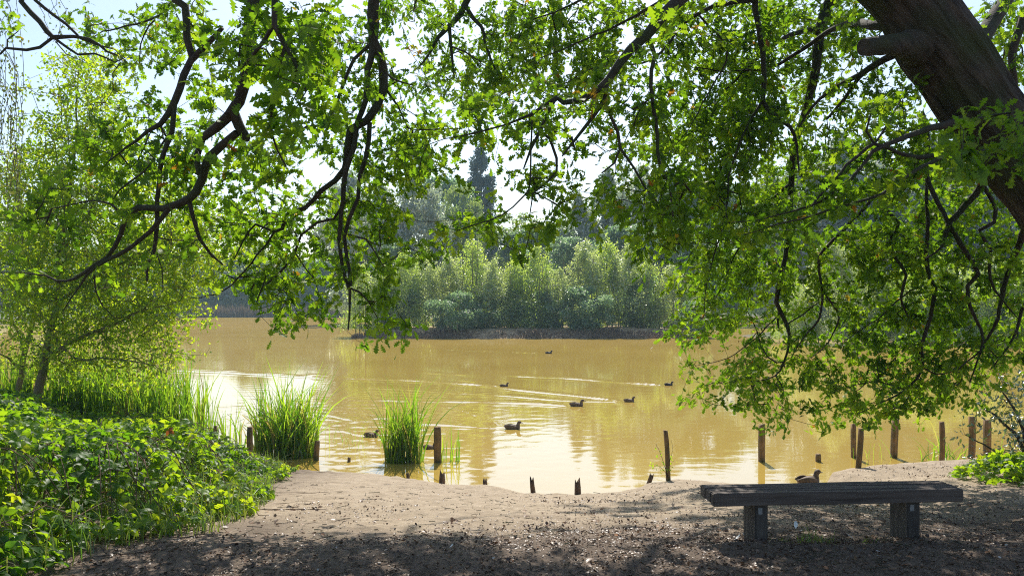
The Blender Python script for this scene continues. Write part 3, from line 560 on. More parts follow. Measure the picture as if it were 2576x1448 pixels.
for _ in range(9000):
    gx0 = rng.uniform(.2, 5.8); gy0 = rng.uniform(3.4, 9.6); z0 = 1.17 - .13 * max(0, gy0 - 5)
    edge = np.clip(6.3 + 1.5 * gx0, 5.6, 9.4) + 1.1 * float(snoise(np.array(gx0), np.array(gy0), 81, 6, 1.6))
    gap = float(snoise(np.array(gx0 * 1.5), np.array(gy0 * 3.0), 82, 9, 2.4)) + .5 * float(snoise(np.array(gx0), np.array(gy0), 83, 6, 1.0))
    if gy0 > edge or gap < .42 - .08 * gx0: continue
    s_ = (2.7 + .383 * gy0 + rng.uniform(.25, 1.7) - z0) / (math.tan(SUN_EL) - .383)
    top.append((gx0 + s_ * math.tan(SUN_AZ), gy0 + s_, z0 + s_ * math.tan(SUN_EL)))
top = top[:620]
sp = np.vstack([sp, np.array(top)])
G.grow(sp, 2.4)
oak = tag(empty('oak_tree', tuple(oak_base)), 'large old oak with leaning mossy trunk and leafy branches hanging over the bank', 'tree')
tb = {g: Tubes() for g in list(LIMBS) + ['trunk']}
stub = np.array([[*P3(2350, 118, 6.35), .2], [*P3(2300, 116, 6.2), .14], [*P3(2262, 113, 6.08), .088], [*P3(2225, 114, 5.98), .072], [*P3(2172, 119, 5.9), .066]])
G.twigs(tb); 
for g, q in G.poly:
    if g != 'trunk': tb[g].add(q[:, :3], q[:, 3], 9 if q[:, 3].max() > .02 else 6)
LIMBS['j'] = []
# trunk with ridged, lumpy bark
tk = Tubes(); q = resample(trunk_q, .03); K = 112
tk.add(q[:, :3], q[:, 3], K)
V = np.concatenate(tk.V)[:len(q) * K]; m = len(q); ang = np.tile(np.arange(K) * 2 * math.pi / K, m); s_ = np.repeat(np.arange(m) * .03, K); cen = np.repeat(q[:, :3], K, 0)
ca, sa = np.cos(ang + .12 * np.sin(s_ * 1.4)), np.sin(ang + .12 * np.sin(s_ * 1.4))
fis = np.abs(snoise(ca * 9 + s_ * .9, sa * 9 + s_ * .6, 91, 9, 1.6)) ** .7 + .5 * np.abs(snoise(ca * 17 - s_ * 1.3, sa * 17 + s_ * 1.9, 94, 9, 1.5)) ** .8
ridge = .10 * (fis - .8) + .05 * snoise(ca * 2 + s_ * .5, sa * 2, 93, 6, 1.5)
V = cen + (V - cen) * (1 + ridge)[:, None]; tk.V = [V]; tk.F = [f for f in tk.F if max(f) < len(V)]
trunk = tk.build('trunk', M['bark'], oak)
st = Tubes(); st.add(resample(stub, .04), resample(stub, .04)[:, 3], 16) if False else None
sq = resample(stub, .03); st.add(sq[:, :3], sq[:, 3] * (1 + .05 * np.sin(np.arange(len(sq)) * 1.7)), 16)
st.build('branch_stub', M['bark'], oak)
lv = spray_leaves(G, 13, .038, .080, .7, .25, .10, .005)
for g in LIMBS:
    lo = tb[g].build('limb', M['twig'], oak)
    if g in lv:
        Pp, D, N, S, T = lv[g]
        qx = Pp[:, 0] / Pp[:, 1] * F + CX; qy = HY - (Pp[:, 2] - EYE) / Pp[:, 1] * F
        S = np.where((Pp[:, 1] < 5.3) | (Pp[:, 1] > 9.5) & (qy < -10), S * np.where(Pp[:, 1] < 5.3, 1.18, 1.5), S)
        leaves('foliage', OAK, Pp - np.array(oak_base) * 0, D, N, S, T, M['oak_leaf'], lo)
if 'trunk' in lv:
    Pp, D, N, S, T = lv['trunk']; leaves('foliage', OAK, Pp, D, N, S, T, M['oak_leaf'], trunk)
    tb['trunk'].build('limb', M['twig'], oak)

# ------------------------------------------------------------------ left bank saplings
WD = parse({2: '00154200', 3: '00366300', 4: '01367400', 5: '02577300', 6: '14677620', 7: '56777540', 8: '777777653100', 9: '8888888764200', 10: '888888888753', 11: '888888888875', 12: '888888888742',
            13: '8888888885', 14: '7788888872', 15: '4577777641', 16: '3566666521', 17: '2344554310'})
W = Grower()
W.limb('m', [(78, 1056, 14, .085), (100, 966, 14, .075), (113, 900, 14, .07), (127, 833, 14, .062), (143, 766, 14, .055), (147, 716, 14, .05), (153, 633, 14, .042), (167, 550, 14, .035), (177, 483, 14, .028), (188, 380, 14, .02), (192, 280, 14, .013), (196, 200, 14, .008), (203, 115, 14, .004)], .15, .008)
W.limb('m', [(113, 900, 14, .04), (167, 866, 13.8, .034), (217, 843, 13.7, .028), (283, 816, 13.6, .02), (360, 780, 13.5, .012), (440, 760, 13.4, .006)], .15, .008)
W.limb('m', [(143, 766, 14, .035), (200, 720, 13.8, .028), (270, 680, 13.7, .02), (350, 640, 13.5, .012), (430, 630, 13.4, .006)], .15, .008)
W.limb('m', [(127, 833, 14, .03), (190, 900, 13.6, .02), (260, 900, 13.3, .014), (340, 910, 13.1, .009), (410, 920, 13, .004)], .15, .008)
W.limb('m', [(153, 633, 14, .025), (200, 570, 13.8, .02), (250, 480, 13.7, .013), (280, 380, 13.6, .007), (290, 280, 13.6, .004)], .15, .008)
W.limb('m', [(165, 560, 14, .018), (150, 450, 14.1, .013), (135, 350, 14.2, .009), (107, 300, 14.2, .006), (70, 200, 14.2, .003)], .15, .008)
W.limb('m', [(180, 470, 14, .014), (170, 320, 14, .009), (150, 230, 14, .006), (120, 125, 14, .003)], .15, .008)
W.limb('m', [(188, 380, 14, .012), (230, 280, 14, .008), (262, 200, 14, .005), (285, 140, 14, .003)], .15, .008)
W.limb('s', [(38, 1040, 14.8, .06), (50, 966, 14.8, .055), (63, 883, 14.8, .048), (80, 816, 14.8, .042), (95, 720, 14.8, .034), (110, 633, 14.8, .026), (123, 556, 14.8, .018), (110, 450, 14.8, .010), (95, 380, 14.8, .005)], .15, .008)
W.limb('s', [(63, 883, 14.8, .03), (30, 800, 14.9, .024), (0, 700, 15, .018), (-30, 600, 15, .010)], .15, .008)
W.limb('s', [(80, 816, 14.8, .026), (130, 700, 15, .02), (190, 620, 15.2, .013), (240, 560, 15.3, .006)], .15, .008)
W.limb('s', [(55, 930, 14.8, .025), (20, 900, 14.5, .018), (-30, 880, 14.3, .010)], .15, .008)
W.limb('s', [(-60, 1000, 15.5, .05), (-40, 850, 15.5, .04), (-30, 700, 15.5, .03), (-10, 560, 15.5, .016), (10, 460, 15.5, .006)], .15, .008)
spw = sprays_from(WD, lambda x, y: 14.2, .00043, 11, .97, .6)
W.grow(spw, 3.0, .05, .2, .0026)
wtb = {'m': Tubes(), 's': Tubes()}
W.twigs(wtb); W.limbs_to(wtb, 10)
wl = spray_leaves(W, 11, .08, .080, .55, .05, .25)
for g, base, lab in (('m', P3(78, 1056, 14), 'tall slender young willow with bright lime leaves and thickest stem at the bramble edge'), ('s', P3(38, 1040, 14.8), 'lower bushy young willow with thin dark stem behind the tall lime one')):
    t = tag(empty('willow_tree', tuple(base)), lab, 'tree', 'young willows on the left bank')
    wtb[g].build('trunk', M['sapling_bark'], t)
    Pp, D, N, S, T = wl[g]; leaves('crown', ELL, Pp, D, N, S, T, M['willow_leaf'], t)

# birch: hanging chains of little leaves at the left edge, its trunk outside the frame
bt = tag(empty('birch_tree', (-7.6, 8.6, .9)), 'birch with drooping strings of small dull leaves hanging at the left edge', 'tree')
bb = Tubes(); bl = [[], [], [], [], []]
bb.add(resample(np.array([[-7.6, 8.6, .7], [-7.5, 8.6, 3], [-7.2, 8.6, 5.5], [-6.9, 8.6, 7.5]]), .2), .07, 10)
for k in range(46):
    hangs = rng.random() < .82
    px = rng.uniform(-60, 48) if hangs else rng.uniform(0, 190); Y = rng.uniform(8, 9.2); z0 = rng.uniform(4.7, 6.0) if hangs else 6.1; L = rng.uniform(.8, 2.0) if hangs else rng.uniform(.25, .55)
    x0 = (px - CX) / F * Y
    if not hangs: z0 = EYE + 768 / F * Y + .05
    a = np.array([-7.1, 8.6, z0 + .9]); b = np.array([x0 - .1, Y, z0 + .1]); pts = [a, (a + b) / 2 + [0, 0, .25], b]
    for t in np.arange(1, 9) / 8: pts.append(np.array([x0 + .05 * math.sin(t * 5 + k), Y + rng.normal(0, .015), z0 - L * t]))
    pts = np.array(pts); bb.add(resample(pts, .12), .0028, 4, False)
    n = int(L * 26); tt = rng.uniform(0, 1, n); q = np.stack([np.interp(tt, np.linspace(0, 1, len(pts) - 2), pts[2:, i]) for i in range(3)], -1) + rng.normal(0, .035, (n, 3))
    for l, v in zip(bl, (q, rng.normal(0, .6, (n, 3)) + [0, 0, -1.], rng.normal(0, 1, (n, 3)), rng.uniform(.028, .05, n), rng.uniform(0, 1, n))): l.append(v)
bb.build('trunk', M['sapling_bark'], bt); bl = [np.concatenate(x) for x in bl]; leaves('crown', BIR, *bl, M['birch_leaf'], bt)

# ------------------------------------------------------------------ distant trees: clump built crowns
def crown(kind, h, w, n, leaf, seed, nclump=60):
    r = np.random.default_rng(seed); C = []; R = []
    while len(C) < nclump:
        t = r.uniform(.02, 1); a = r.uniform(0, 6.283)
        if kind == 'shrub': prof = (.55 + .45 * math.sin(math.pi * min(1, t * 1.1) ** .8)) * (1 - t ** 3.0) + .04
        elif kind == 'bushy': prof = (.75 + .25 * math.sin(math.pi * min(1, t * 1.2))) * max(0, 1 - t ** 2.4) ** .8
        elif kind == 'round': prof = math.sqrt(max(0, 1 - ((t - .52) / .50) ** 2)) if t > .1 else 0
        elif kind == 'column': prof = (1 - t ** 4) * (.75 + .25 * min(1, t * 4))
        elif kind == 'fir': prof = (1 - t) ** .8 * 1.0 + .04
        else: prof = math.sqrt(max(0, 1 - t * t))
        if prof <= 0: continue
        rr = prof * w * math.sqrt(r.uniform(.05, 1)) * (1 + .22 * math.sin(3 * a + seed) * r.uniform(0, 1))
        C.append((rr * math.cos(a), rr * math.sin(a), t * h * .96)); R.append(w * r.uniform(.16, .34) * (.55 + .45 * prof))
    if kind == 'bushy':
        for _ in range(9):
            a = r.uniform(0, 6.283); rr = w * .75 * math.sqrt(r.random()); tp = h * r.uniform(.8, 1.06) * (1 - .22 * (rr / w) ** 2)
            for z in np.arange(.5 * h, tp, .055 * h): C.append((rr * math.cos(a) + r.normal(0, .04 * w), rr * math.sin(a) + r.normal(0, .04 * w), z)); R.append(w * (.07 + .2 * (1 - z / tp) ** .7))
        nclump = len(C)
    C = np.array(C); R = np.array(R); k = r.choice(len(C), n, p=R ** 2 / (R ** 2).sum())
    u = norm(r.normal(0, 1, (n, 3))) * (r.random(n) ** .45)[:, None]
    st = {'bushy': (1, 1, 1.35), 'shrub': (1, 1, 1.9), 'round': (1.1, 1.1, .8), 'column': (1, 1, 1.7), 'fir': (1.2, 1.2, .55)}.get(kind, (1.1, 1.1, .8))
    P = C[k] + u * R[k][:, None] * st; P[:, 2] = np.maximum(P[:, 2], .03 * h * r.random(n))
    N = norm(u * [1, 1, .8] + [0, 0, .5]) + r.normal(0, .5, (n, 3))
    D = r.normal(0, 1, (n, 3)) + ([0, 0, .6] if kind in ('shrub', 'bushy') else [0, 0, -.5])
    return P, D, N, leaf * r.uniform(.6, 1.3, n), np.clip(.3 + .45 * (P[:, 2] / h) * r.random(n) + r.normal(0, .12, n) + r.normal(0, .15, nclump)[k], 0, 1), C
def far_tree(name, kind, h, w, n, leaf, seed, mat, nclump=60, stems=1):
    root = empty(name)
    P, D, N, S, T, C = crown(kind, h, w, n, leaf, seed, nclump)
    tb = Tubes(); r = np.random.default_rng(seed + 1)
    for s in range(stems):
        bx, by = (r.normal(0, .25 * w, 2) if stems > 1 else (0, 0))
        tp = np.array([[bx, by, -.5], [bx * 1.1, by * 1.1, h * .3], [bx * 1.5 + r.normal(0, .06 * w), by * 1.4, h * .62], [bx * 1.8, by * 1.7, h * (.92 if kind != 'round' else .8)]])
        rad = max(.03, .012 * h / math.sqrt(stems)); tq = resample(tp, h / 10); tb.add(tq, np.linspace(rad * 1.4, rad * .2, len(tq)), 7)
        for c in C[r.choice(len(C), min(len(C), max(4, 22 // stems)))]:
            z = max(.12 * h, c[2] * .72); b = np.array([np.interp(z, tq[:, 2], tq[:, i]) for i in range(3)]); mid = (b + c) / 2 + [0, 0, -.02 * h]
            tb.add(resample(np.array([b, mid, c]), h / 12), np.linspace(rad * .45, rad * .1, len(resample(np.array([b, mid, c]), h / 12))), 5, False)
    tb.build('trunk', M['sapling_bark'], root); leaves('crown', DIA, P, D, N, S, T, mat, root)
    return root
def copy_tree(o):
    c = o.copy(); col.objects.link(c)
    for ch in o.children:
        d = ch.copy(); col.objects.link(d); d.parent = c
        for g in ch.children:
            e = g.copy(); col.objects.link(e); e.parent = d
    return c
def place(proto, used, loc, s, rz, label, cat='tree', group=None, sz=None):
    o = proto if not used.get(proto.name) else copy_tree(proto); used[proto.name] = True
    o.location = loc; o.scale = (s, s, sz or s); o.rotation_euler = (0, 0, rz); tag(o, label, cat, group); return o
used = {}
ISL = {'silver': [far_tree('island_shrub', 'bushy', 8, 2.7, 7000, .19, 100 + i, M['island_leaf'], 80, 4) for i in range(2)],
       'alder': [far_tree('island_shrub', 'bushy', 8, 2.7, 7000, .19, 110 + i, M['alder_leaf'], 80, 4) for i in range(2)],
       'teal': [far_tree('island_bush', 'round', 3.4, 2.0, 9000, .16, 120, M['teal_leaf'], 45, 4)]}
# px, top py, Y, kind, label
isl = [(905, 660, 68, 'alder', 'first green shrub at the bare left tip of the island'), (955, 640, 70, 'silver', 'silvery shrub second from the left tip of the island'),
       (1010, 625, 69, 'alder', 'green island shrub between two silvery ones behind the hanging oak tip'), (1065, 610, 71, 'silver', 'tall silvery shrub left of the low teal bush on the island'),
       (1125, 640, 70, 'silver', 'silvery shrub directly behind the low teal bush on the island'), (1185, 585, 72, 'alder', 'tall pale green pointed shrub below the dark columnar conifer'),
       (1240, 650, 69, 'silver', 'short silvery shrub right of the pointed one under the conifer'), (1295, 640, 71, 'alder', 'mid green island shrub beside the shortest silvery shrub in the middle'),
       (1350, 610, 70, 'alder', 'bright green spire-topped shrub near the middle of the island'), (1410, 665, 69, 'silver', 'silvery low-topped shrub between two bright spires on the island'),
       (1475, 600, 71, 'silver', 'tallest silvery shrub right of the island middle'), (1530, 590, 72, 'alder', 'tallest yellow-green shrub right of the island middle'),
       (1585, 610, 70, 'silver', 'silvery shrub right of the tallest yellow-green one on the island'), (1640, 640, 71, 'alder', 'green island shrub over the thick dark stump of trunks'),
       (1695, 660, 70, 'silver', 'silvery shrub second from the right end of the island'), (1745, 690, 69, 'alder', 'last green shrub at the right end of the island')]
for i, (px, top_, Y, kd, lab) in enumerate(isl):
    p = P3(px, 0, Y); h = EYE + (HY - top_) / F * Y - .5
    place(ISL[kd][i % 2], used, (p[0], Y + 1.2, .45), h / 8 * 1.0, i * 1.7, lab, 'shrub', 'shrubs on the island', sz=h / 8)
for i, (px, Y, s, lab) in enumerate([(1140, 67, 1.05, 'low rounded teal bush at the front of the island bank'), (1480, 68, 1.2, 'dull green bush under the tallest silvery shrub on the island'), (1745, 66.5, .8, 'small dull bush at the right end of the island'),
                                     (1300, 73, 1.5, 'dark bush filling the gap in the middle of the island'), (1000, 72, 1.4, 'dark bush at the foot of the left island shrubs'), (1600, 74, 1.6, 'dark bush behind the right island shrubs'), (1210, 70, 1.0, 'dark low bush right of the rounded teal one'), (1390, 70.5, 1.1, 'dark low bush left of the dull green one')]):
    place(ISL['teal'][0], used, ((px - CX) / F * Y, Y, .4), s, i * 2.1, lab, 'bush', 'bushes on the island')
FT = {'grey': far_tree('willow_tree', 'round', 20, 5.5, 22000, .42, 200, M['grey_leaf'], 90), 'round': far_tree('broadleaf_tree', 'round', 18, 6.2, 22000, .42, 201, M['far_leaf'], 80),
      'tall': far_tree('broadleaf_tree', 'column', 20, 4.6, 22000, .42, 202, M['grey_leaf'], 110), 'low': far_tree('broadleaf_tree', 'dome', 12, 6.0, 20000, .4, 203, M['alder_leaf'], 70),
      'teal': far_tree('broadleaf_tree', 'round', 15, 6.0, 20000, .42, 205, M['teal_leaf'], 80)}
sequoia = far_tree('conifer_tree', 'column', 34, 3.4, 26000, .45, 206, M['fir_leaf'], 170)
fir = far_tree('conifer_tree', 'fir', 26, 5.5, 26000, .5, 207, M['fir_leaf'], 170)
H0 = {'grey': 20, 'round': 18, 'tall': 20, 'low': 12, 'teal': 15}
def far_place(px, top_, Y, kd, lab, grp, wmul=1.0, i=0):
    p = P3(px, top_, Y); h = p[2] - .5
    s = h / H0[kd]; place(FT[kd], used, (p[0], Y, .3), s * wmul, i * 1.3, lab, 'tree', grp, sz=s)
gb = 'trees beyond the island'
for i, a in enumerate([(1045, 425, 108, 'grey', 'pale grey-green willow rising left of the dark conifer', .8), (960, 455, 112, 'tall', 'pale hazy tree behind the hanging oak limb, left of the grey willow', 1.0), (890, 420, 118, 'grey', 'leftmost pale tree in the row beyond the island', .8),
                       (1165, 455, 118, 'round', 'rounded green tree just in front of the dark conifer', .55), (1110, 440, 128, 'teal', 'dull tree between the grey willow and the rounded green tree', .7), (1290, 530, 122, 'round', 'low rounded tree just right of the dark conifer', 1.1),
                       (1375, 560, 116, 'teal', 'lowest dark tree in the gap right of the conifer', 1.3), (1455, 480, 112, 'tall', 'pale tall tree first right of the bright sky gap', .8), (1530, 420, 116, 'tall', 'pale tall tree under the thin forked oak twig', .9), (1605, 400, 112, 'grey', 'hazy grey-green tree topping the row right of the sky gap', .9),
                       (1690, 430, 118, 'tall', 'pale tree half hidden by oak leaves right of the hazy grey one', 1.0), (1780, 450, 115, 'teal', 'dull blue-green tree beyond the right end of the island', .9), (1430, 590, 100, 'teal', 'dark tree close behind the spire-topped island shrubs', .9), (1570, 560, 100, 'teal', 'dark tree close behind the tallest island shrubs', 1.0), (1680, 570, 100, 'teal', 'dark tree close behind the right island shrubs', 1.0), (1000, 600, 100, 'teal', 'dark tree close behind the left island shrubs', .9)]):
    far_place(*a[:5], gb, a[5], i)
tag(sequoia, 'dark blue-green columnar conifer standing tallest beyond the island', 'tree'); pS = P3(1208, 345, 155); sequoia.location = (pS[0], 155, .3); k = (pS[2] - .3) / 34; sequoia.scale = (k * 1.15, k * 1.15, k)
fl = 'trees along the far left shore'
for i, (px, top_, Y, kd, w, lab) in enumerate([(-60, 500, 120, 'round', 1.2, 'outermost tree on the far left shore, past the birch'), (60, 540, 125, 'grey', 1.1, 'greyish tree behind the bushy young willow'), (170, 600, 140, 'round', 1.2, 'tree behind the tall young willow stem'), (280, 610, 150, 'teal', 1.3, 'dull tree right of the tall young willow'),
                                       (390, 590, 175, 'round', 1.0, 'green tree seen through the hooked oak branch'), (480, 640, 188, 'teal', 1.2, 'dark tree left of the dry brown reeds'), (560, 655, 194, 'grey', 1.3, 'greyish tree behind the dry brown reeds'), (640, 600, 200, 'round', 1.1, 'taller green tree over the dry brown reeds'),
                                       (720, 640, 196, 'low', 1.2, 'bright green low tree right of the dry reeds'), (790, 650, 192, 'teal', 1.2, 'dark tree between the dry reeds and the island'), (850, 600, 196, 'round', 1.0, 'green tree just left of the island tip'), (930, 560, 200, 'teal', 1.0, 'far tree behind the left tip of the island'), (445, 700, 186, 'low', 1.2, 'low bright tree at the water edge left of the reeds'), (600, 705, 198, 'teal', 1.3, 'low dark tree directly behind the dry reeds')]):
    far_place(px, top_, Y, kd, lab, fl, w, i)
fr_ = 'trees beyond the right shore'
for i, (px, top_, Y, kd, w, lab) in enumerate([(1860, 480, 150, 'teal', 1.1, 'blue hazy tree over the far right water'), (1930, 560, 178, 'round', 1.2, 'far tree above the narrow strip of far water'), (2010, 380, 130, 'grey', 1.1, 'pale hazy tree behind the straight vertical oak limb'), (2120, 330, 125, 'tall', 1.2, 'tall pale hazy tree seen below the sawn branch stub'), (2200, 360, 128, 'grey', 1.1, 'pale hazy tree next to the tall one below the stub'), (2330, 320, 120, 'tall', 1.2, 'pale tall tree beside the leaning oak trunk'), (2450, 380, 125, 'round', 1.2, 'tree glimpsed under the leaning oak trunk'), (2560, 360, 120, 'grey', 1.2, 'outermost tree beyond the right shore')]):
    far_place(px, top_, Y, kd, lab, fr_, w, i)
for i, (px, top_, Y, lab) in enumerate([(2130, 470, 105, 'dark blue conifer first in the dark row behind the right shore willow'), (2190, 440, 100, 'dark blue conifer directly above the pale right shore willow'), (2250, 460, 104, 'dark blue conifer third in the dark row behind the right shore'), (2330, 430, 100, 'dark blue conifer behind the contorted oak branch'), (2420, 420, 103, 'dark blue conifer under the leaning trunk'), (2510, 440, 100, 'dark blue conifer second from the outer end of the dark row'), (2600, 430, 103, 'dark blue conifer at the outer end of the dark row')]):
    p = P3(px, top_, Y); place(fir, used, (p[0], Y, .3), p[2] / 26 * 1.1, i, lab, 'tree', 'dark conifers beyond the right shore', sz=p[2] / 26)
RB = {'p': far_tree('shore_willow', 'shrub', 9, 3.6, 26000, .17, 300, M['island_leaf'], 90, 5), 'g': far_tree('shore_bush', 'dome', 6, 3.6, 22000, .16, 301, M['alder_leaf'], 70, 4)}
for i, (px, top_, Y, kd, w, lab) in enumerate([(2090, 600, 56.5, 'p', .95, 'pale willow standing at the water edge of the right shore'), (2010, 720, 58, 'g', .7, 'small green bush left of the pale shore willow'), (2185, 640, 58, 'p', 1.0, 'pale willow second along the right shore'), (2260, 690, 56, 'g', 1.0, 'bright bush right of the second shore willow'), (2340, 640, 58, 'g', 1.0, 'tall bright bush behind the straight hanging oak branch'), (2420, 670, 56, 'g', 1.0, 'bright bush under the contorted oak branch'), (2500, 640, 58, 'p', 1.0, 'pale willow near the outer end of the right shore'), (2580, 650, 56, 'g', 1.1, 'bright bush at the outer end of the right shore'), (2680, 640, 57, 'g', 1.1, 'bush beyond the frame edge on the right shore')]):
    p = P3(px, top_, Y); hh = {'p': 9, 'g': 6}[kd]; s = (p[2] - .3) / hh; place(RB[kd], used, (p[0], Y, .25), s * w, i * 1.9, lab, 'shrub', 'shrubs along the right shore', sz=s)
# the wood behind everything, which nobody could count
PW = []
for i in range(46):
    a = -1.0 + 2.0 * i / 45; Y = 215 + 20 * math.sin(i * 2.3); P, D, N, S, T, C = crown('dome', 15 + 3 * math.sin(i * 1.7), 11, 2600, 1.1, 400 + i, 30)
    PW.append((P + [a * Y * 1.15, Y, .2], D, N, S, T))
tag(leaves('woods', DIA, *[np.concatenate([x[j] for x in PW]) for j in range(5)], M['far_leaf']), kind='stuff')

# ------------------------------------------------------------------ blades: reeds, sedge, grass
def blades(name, B, Hh, W_, lean, droop, tint, mat, parent=None, seg=7, twist=.4):
    n = len(B); a = rng.uniform(0, 6.283, n); ld = np.stack([np.cos(a), np.sin(a)], -1) * np.asarray(lean)[:, None]
    t = np.linspace(0, 1, seg); P = np.zeros((n, seg, 3))
    hx = Hh[:, None] * (t - droop[:, None] * t ** 3)
    sp_ = t ** 1.7 + droop[:, None] * .7 * t ** 4
    P[:, :, 0] = B[:, 0:1] + ld[:, 0:1] * Hh[:, None] * sp_; P[:, :, 1] = B[:, 1:2] + ld[:, 1:2] * Hh[:, None] * sp_; P[:, :, 2] = B[:, 2:3] + hx
    wa = rng.uniform(0, 6.283, n); side = np.stack([np.cos(wa), np.sin(wa), np.zeros(n)], -1)
    wid = W_[:, None] * (1 - t ** 2.2 * .96); off = side[:, None, :] * wid[:, :, None] * .5
    V = np.stack([P - off, P + off], 2).reshape(n, seg * 2, 3)
    f = np.array([[2 * i, 2 * i + 1, 2 * i + 3, 2 * i + 2] for i in range(seg - 1)]).ravel()
    FF = (f[None] + (np.arange(n) * seg * 2)[:, None]).ravel()
    return link(name, np_mesh(name, V.reshape(-1, 3), FF, np.full(n * (seg - 1), 4), np.repeat(tint, seg * 2)), mat, parent)
def clump(cx, cy, rx, ry, n, h, w=.012, lean=.25, z=-.15, dry=.08, dr=.25):
    a = rng.uniform(0, 6.283, n); r = np.sqrt(rng.random(n)); B = np.stack([cx + rx * r * np.cos(a), cy + ry * r * np.sin(a), np.full(n, z)], -1)
    T = np.where(rng.random(n) < dry, rng.uniform(.9, 1, n), rng.uniform(0, .8, n))
    return B, h * rng.uniform(.55, 1.08, n), w * rng.uniform(.6, 1.2, n), np.abs(rng.normal(0, lean, n)), np.clip(rng.normal(dr, .2, n), 0, .8), T
def reed(name, px, pyb, rx, ry, n, h, lab, cat='reeds', grp=None, land=None, **kw):
    if land is None: p = onwater(px, pyb)
    else: Y = land; p = np.array([(px - CX) / F * Y, Y, float(near_h(np.array((px - CX) / F * Y), np.array(Y)))])
    c = clump(p[0], p[1], rx, ry, n, h, z=(-.12 if land is None else p[2] - .03), **kw)
    o = blades(name, *c, M['reed_leaf'] if cat == 'reeds' else M['grass']); tag(o, lab, cat, grp); return o
reed('reed_clump', 720, 1146, .56, .4, 420, 1.8, 'largest reed clump, broad and fan shaped, beside the bramble', w=.034, lean=.36, dry=.13)
reed('reed_clump', 1016, 1160, .33, .25, 240, 1.62, 'tall narrow reed clump standing in shallow water left of the square post', w=.032, lean=.32, dr=.2, dry=.12)
reed('reed_clump', 1135, 1158, .2, .1, 22, .85, 'few sparse reeds just right of the square post in the water', w=.022, lean=.16, dr=.1)
reed('reed_clump', 880, 1120, .9, .5, 26, .95, 'thin scattered stalks between the two big reed clumps', w=.010, lean=.3)
reed('sedge_clump', 2345, 1160, .22, .15, 26, .95, 'arching sedge between the posts at right', w=.022, lean=.5, dr=.55)
reed('sedge_clump', 2395, 1160, .2, .15, 26, .9, 'arching sedge right beside the slim dark post', w=.022, lean=.5, dr=.55)
reed('sedge_clump', 2190, 1150, .5, .25, 12, .8, 'sparse sedge stalks around the tallest pair of posts', w=.008, lean=.5, dr=.3)
reed('sedge_clump', 2530, 1150, .4, .25, 18, .85, 'sedge beside the holly at the water edge', w=.01, lean=.5, dr=.4)
# reed bed on the left bank: nobody could count it
cs = [clump((px - CX) / F * Y, Y, .7, .5, n, h * 1.1, w=.032, lean=.24, z=max(-.1, float(near_h(np.array((px - CX) / F * Y), np.array(Y))) - .08)) for px, Y, n, h, z in [(20, 15.8, 260, 1.5, .1), (130, 16, 280, 1.5, .1), (230, 16.2, 280, 1.5, .0), (320, 16, 260, 1.5, -.1), (400, 15.6, 240, 1.5, -.1), (450, 15.2, 160, 1.35, -.1), (515, 14.6, 60, .9, -.1), (570, 14.4, 60, .9, -.1)]]
tag(blades('reeds', *[np.concatenate([c[j] for c in cs]) for j in range(6)], M['reed_leaf']), kind='stuff')
cs = [clump(x, 181 + 5 * math.sin(x / 23) + 3 * math.sin(x / 9 + 1), 3, 1.2, 230, 3.2, w=.16, lean=.08, z=0, dry=0) for x in np.arange(-78, -35, 2.6)]
tag(blades('dry_reeds', *[np.concatenate([c[j] for c in cs]) for j in range(6)], M['dry_reed']), kind='stuff')
# rough grass along the top of the island bank
n = 5200; gx_ = rng.uniform(-13.2, 16.2, n); gyy = 64.7 + .35 * snoise(gx_, gx_ * 0, 31, 7, 1.1) + rng.uniform(0, 2.2, n)
tag(blades('island_grass', np.stack([gx_, gyy, isl_h(gx_, gyy, gyy * 0 + 64.8) - .05], -1), rng.uniform(.2, .6, n) * (1 + .6 * snoise(gx_, gx_ * 0, 35, 6, .8)), np.full(n, .06), np.abs(rng.normal(0, .4, n)), np.full(n, .3), rng.uniform(0, 1, n), M['dry_reed']), kind='stuff')
for px, Y, rx, n, h, lab in [(120, 5.15, .13, 150, .42, 'grass tuft at the front edge of the brambles'), (2050, 5.25, .13, 90, .16, 'small grass tuft under the bench between its legs'), (2190, 5.3, .07, 40, .10, 'tiny grass tuft near the far bench leg'), (615, 8.2, .28, 170, .33, 'grass tuft at the corner of the brambles by the sand'), (570, 7.0, .2, 110, .22, 'low grass tuft beside the bramble edge'), (1965, 5.2, .08, 40, .09, 'tiny grass tuft beside the near bench leg'), (12, 5.6, .1, 30, .75, 'long arching grass at the left edge of the brambles')]:
    reed('grass_tuft', px, 0, rx, rx, n, h, lab, 'grass', 'grass tufts on the bank', land=Y, w=.006, lean=.45, dr=.35)

# ------------------------------------------------------------------ brambles on the left bank
EDGE = np.array([(-2.75, 3.6), (-2.7, 4.6), (-2.55, 5.1), (-2.3, 5.7), (-2.25, 6.3), (-2.4, 7.2), (-2.5, 8.0), (-2.9, 9.2), (-3.1, 10.2), (-3.3, 11.4), (-4.3, 12.6), (-5.6, 14)])
def bram_h(X, Y):
    xe = np.interp(Y, EDGE[:, 1], EDGE[:, 0]); d = xe - X + .22 * snoise(X, Y, 61, 7, 3.0) + .1 * snoise(X, Y, 64, 7, 9)
    rim = sstep(d / (.55 + .05 * Y)) * sstep((14 - Y) / 2.0)
    return np.where(d > 0, (.10 + np.clip(.52 - .055 * (Y - 8.5), .05, .52) * rim + .13 * snoise(X, Y, 62, 6, 2.2) * rim + .07 * snoise(X, Y, 63, 6, 6) * rim + .22 * rim * sstep((-.56 * Y - X) / .6)), -1)
n = 60000; X = rng.uniform(-10.5, -2.1, n); Y = rng.uniform(4.0, 14, n)
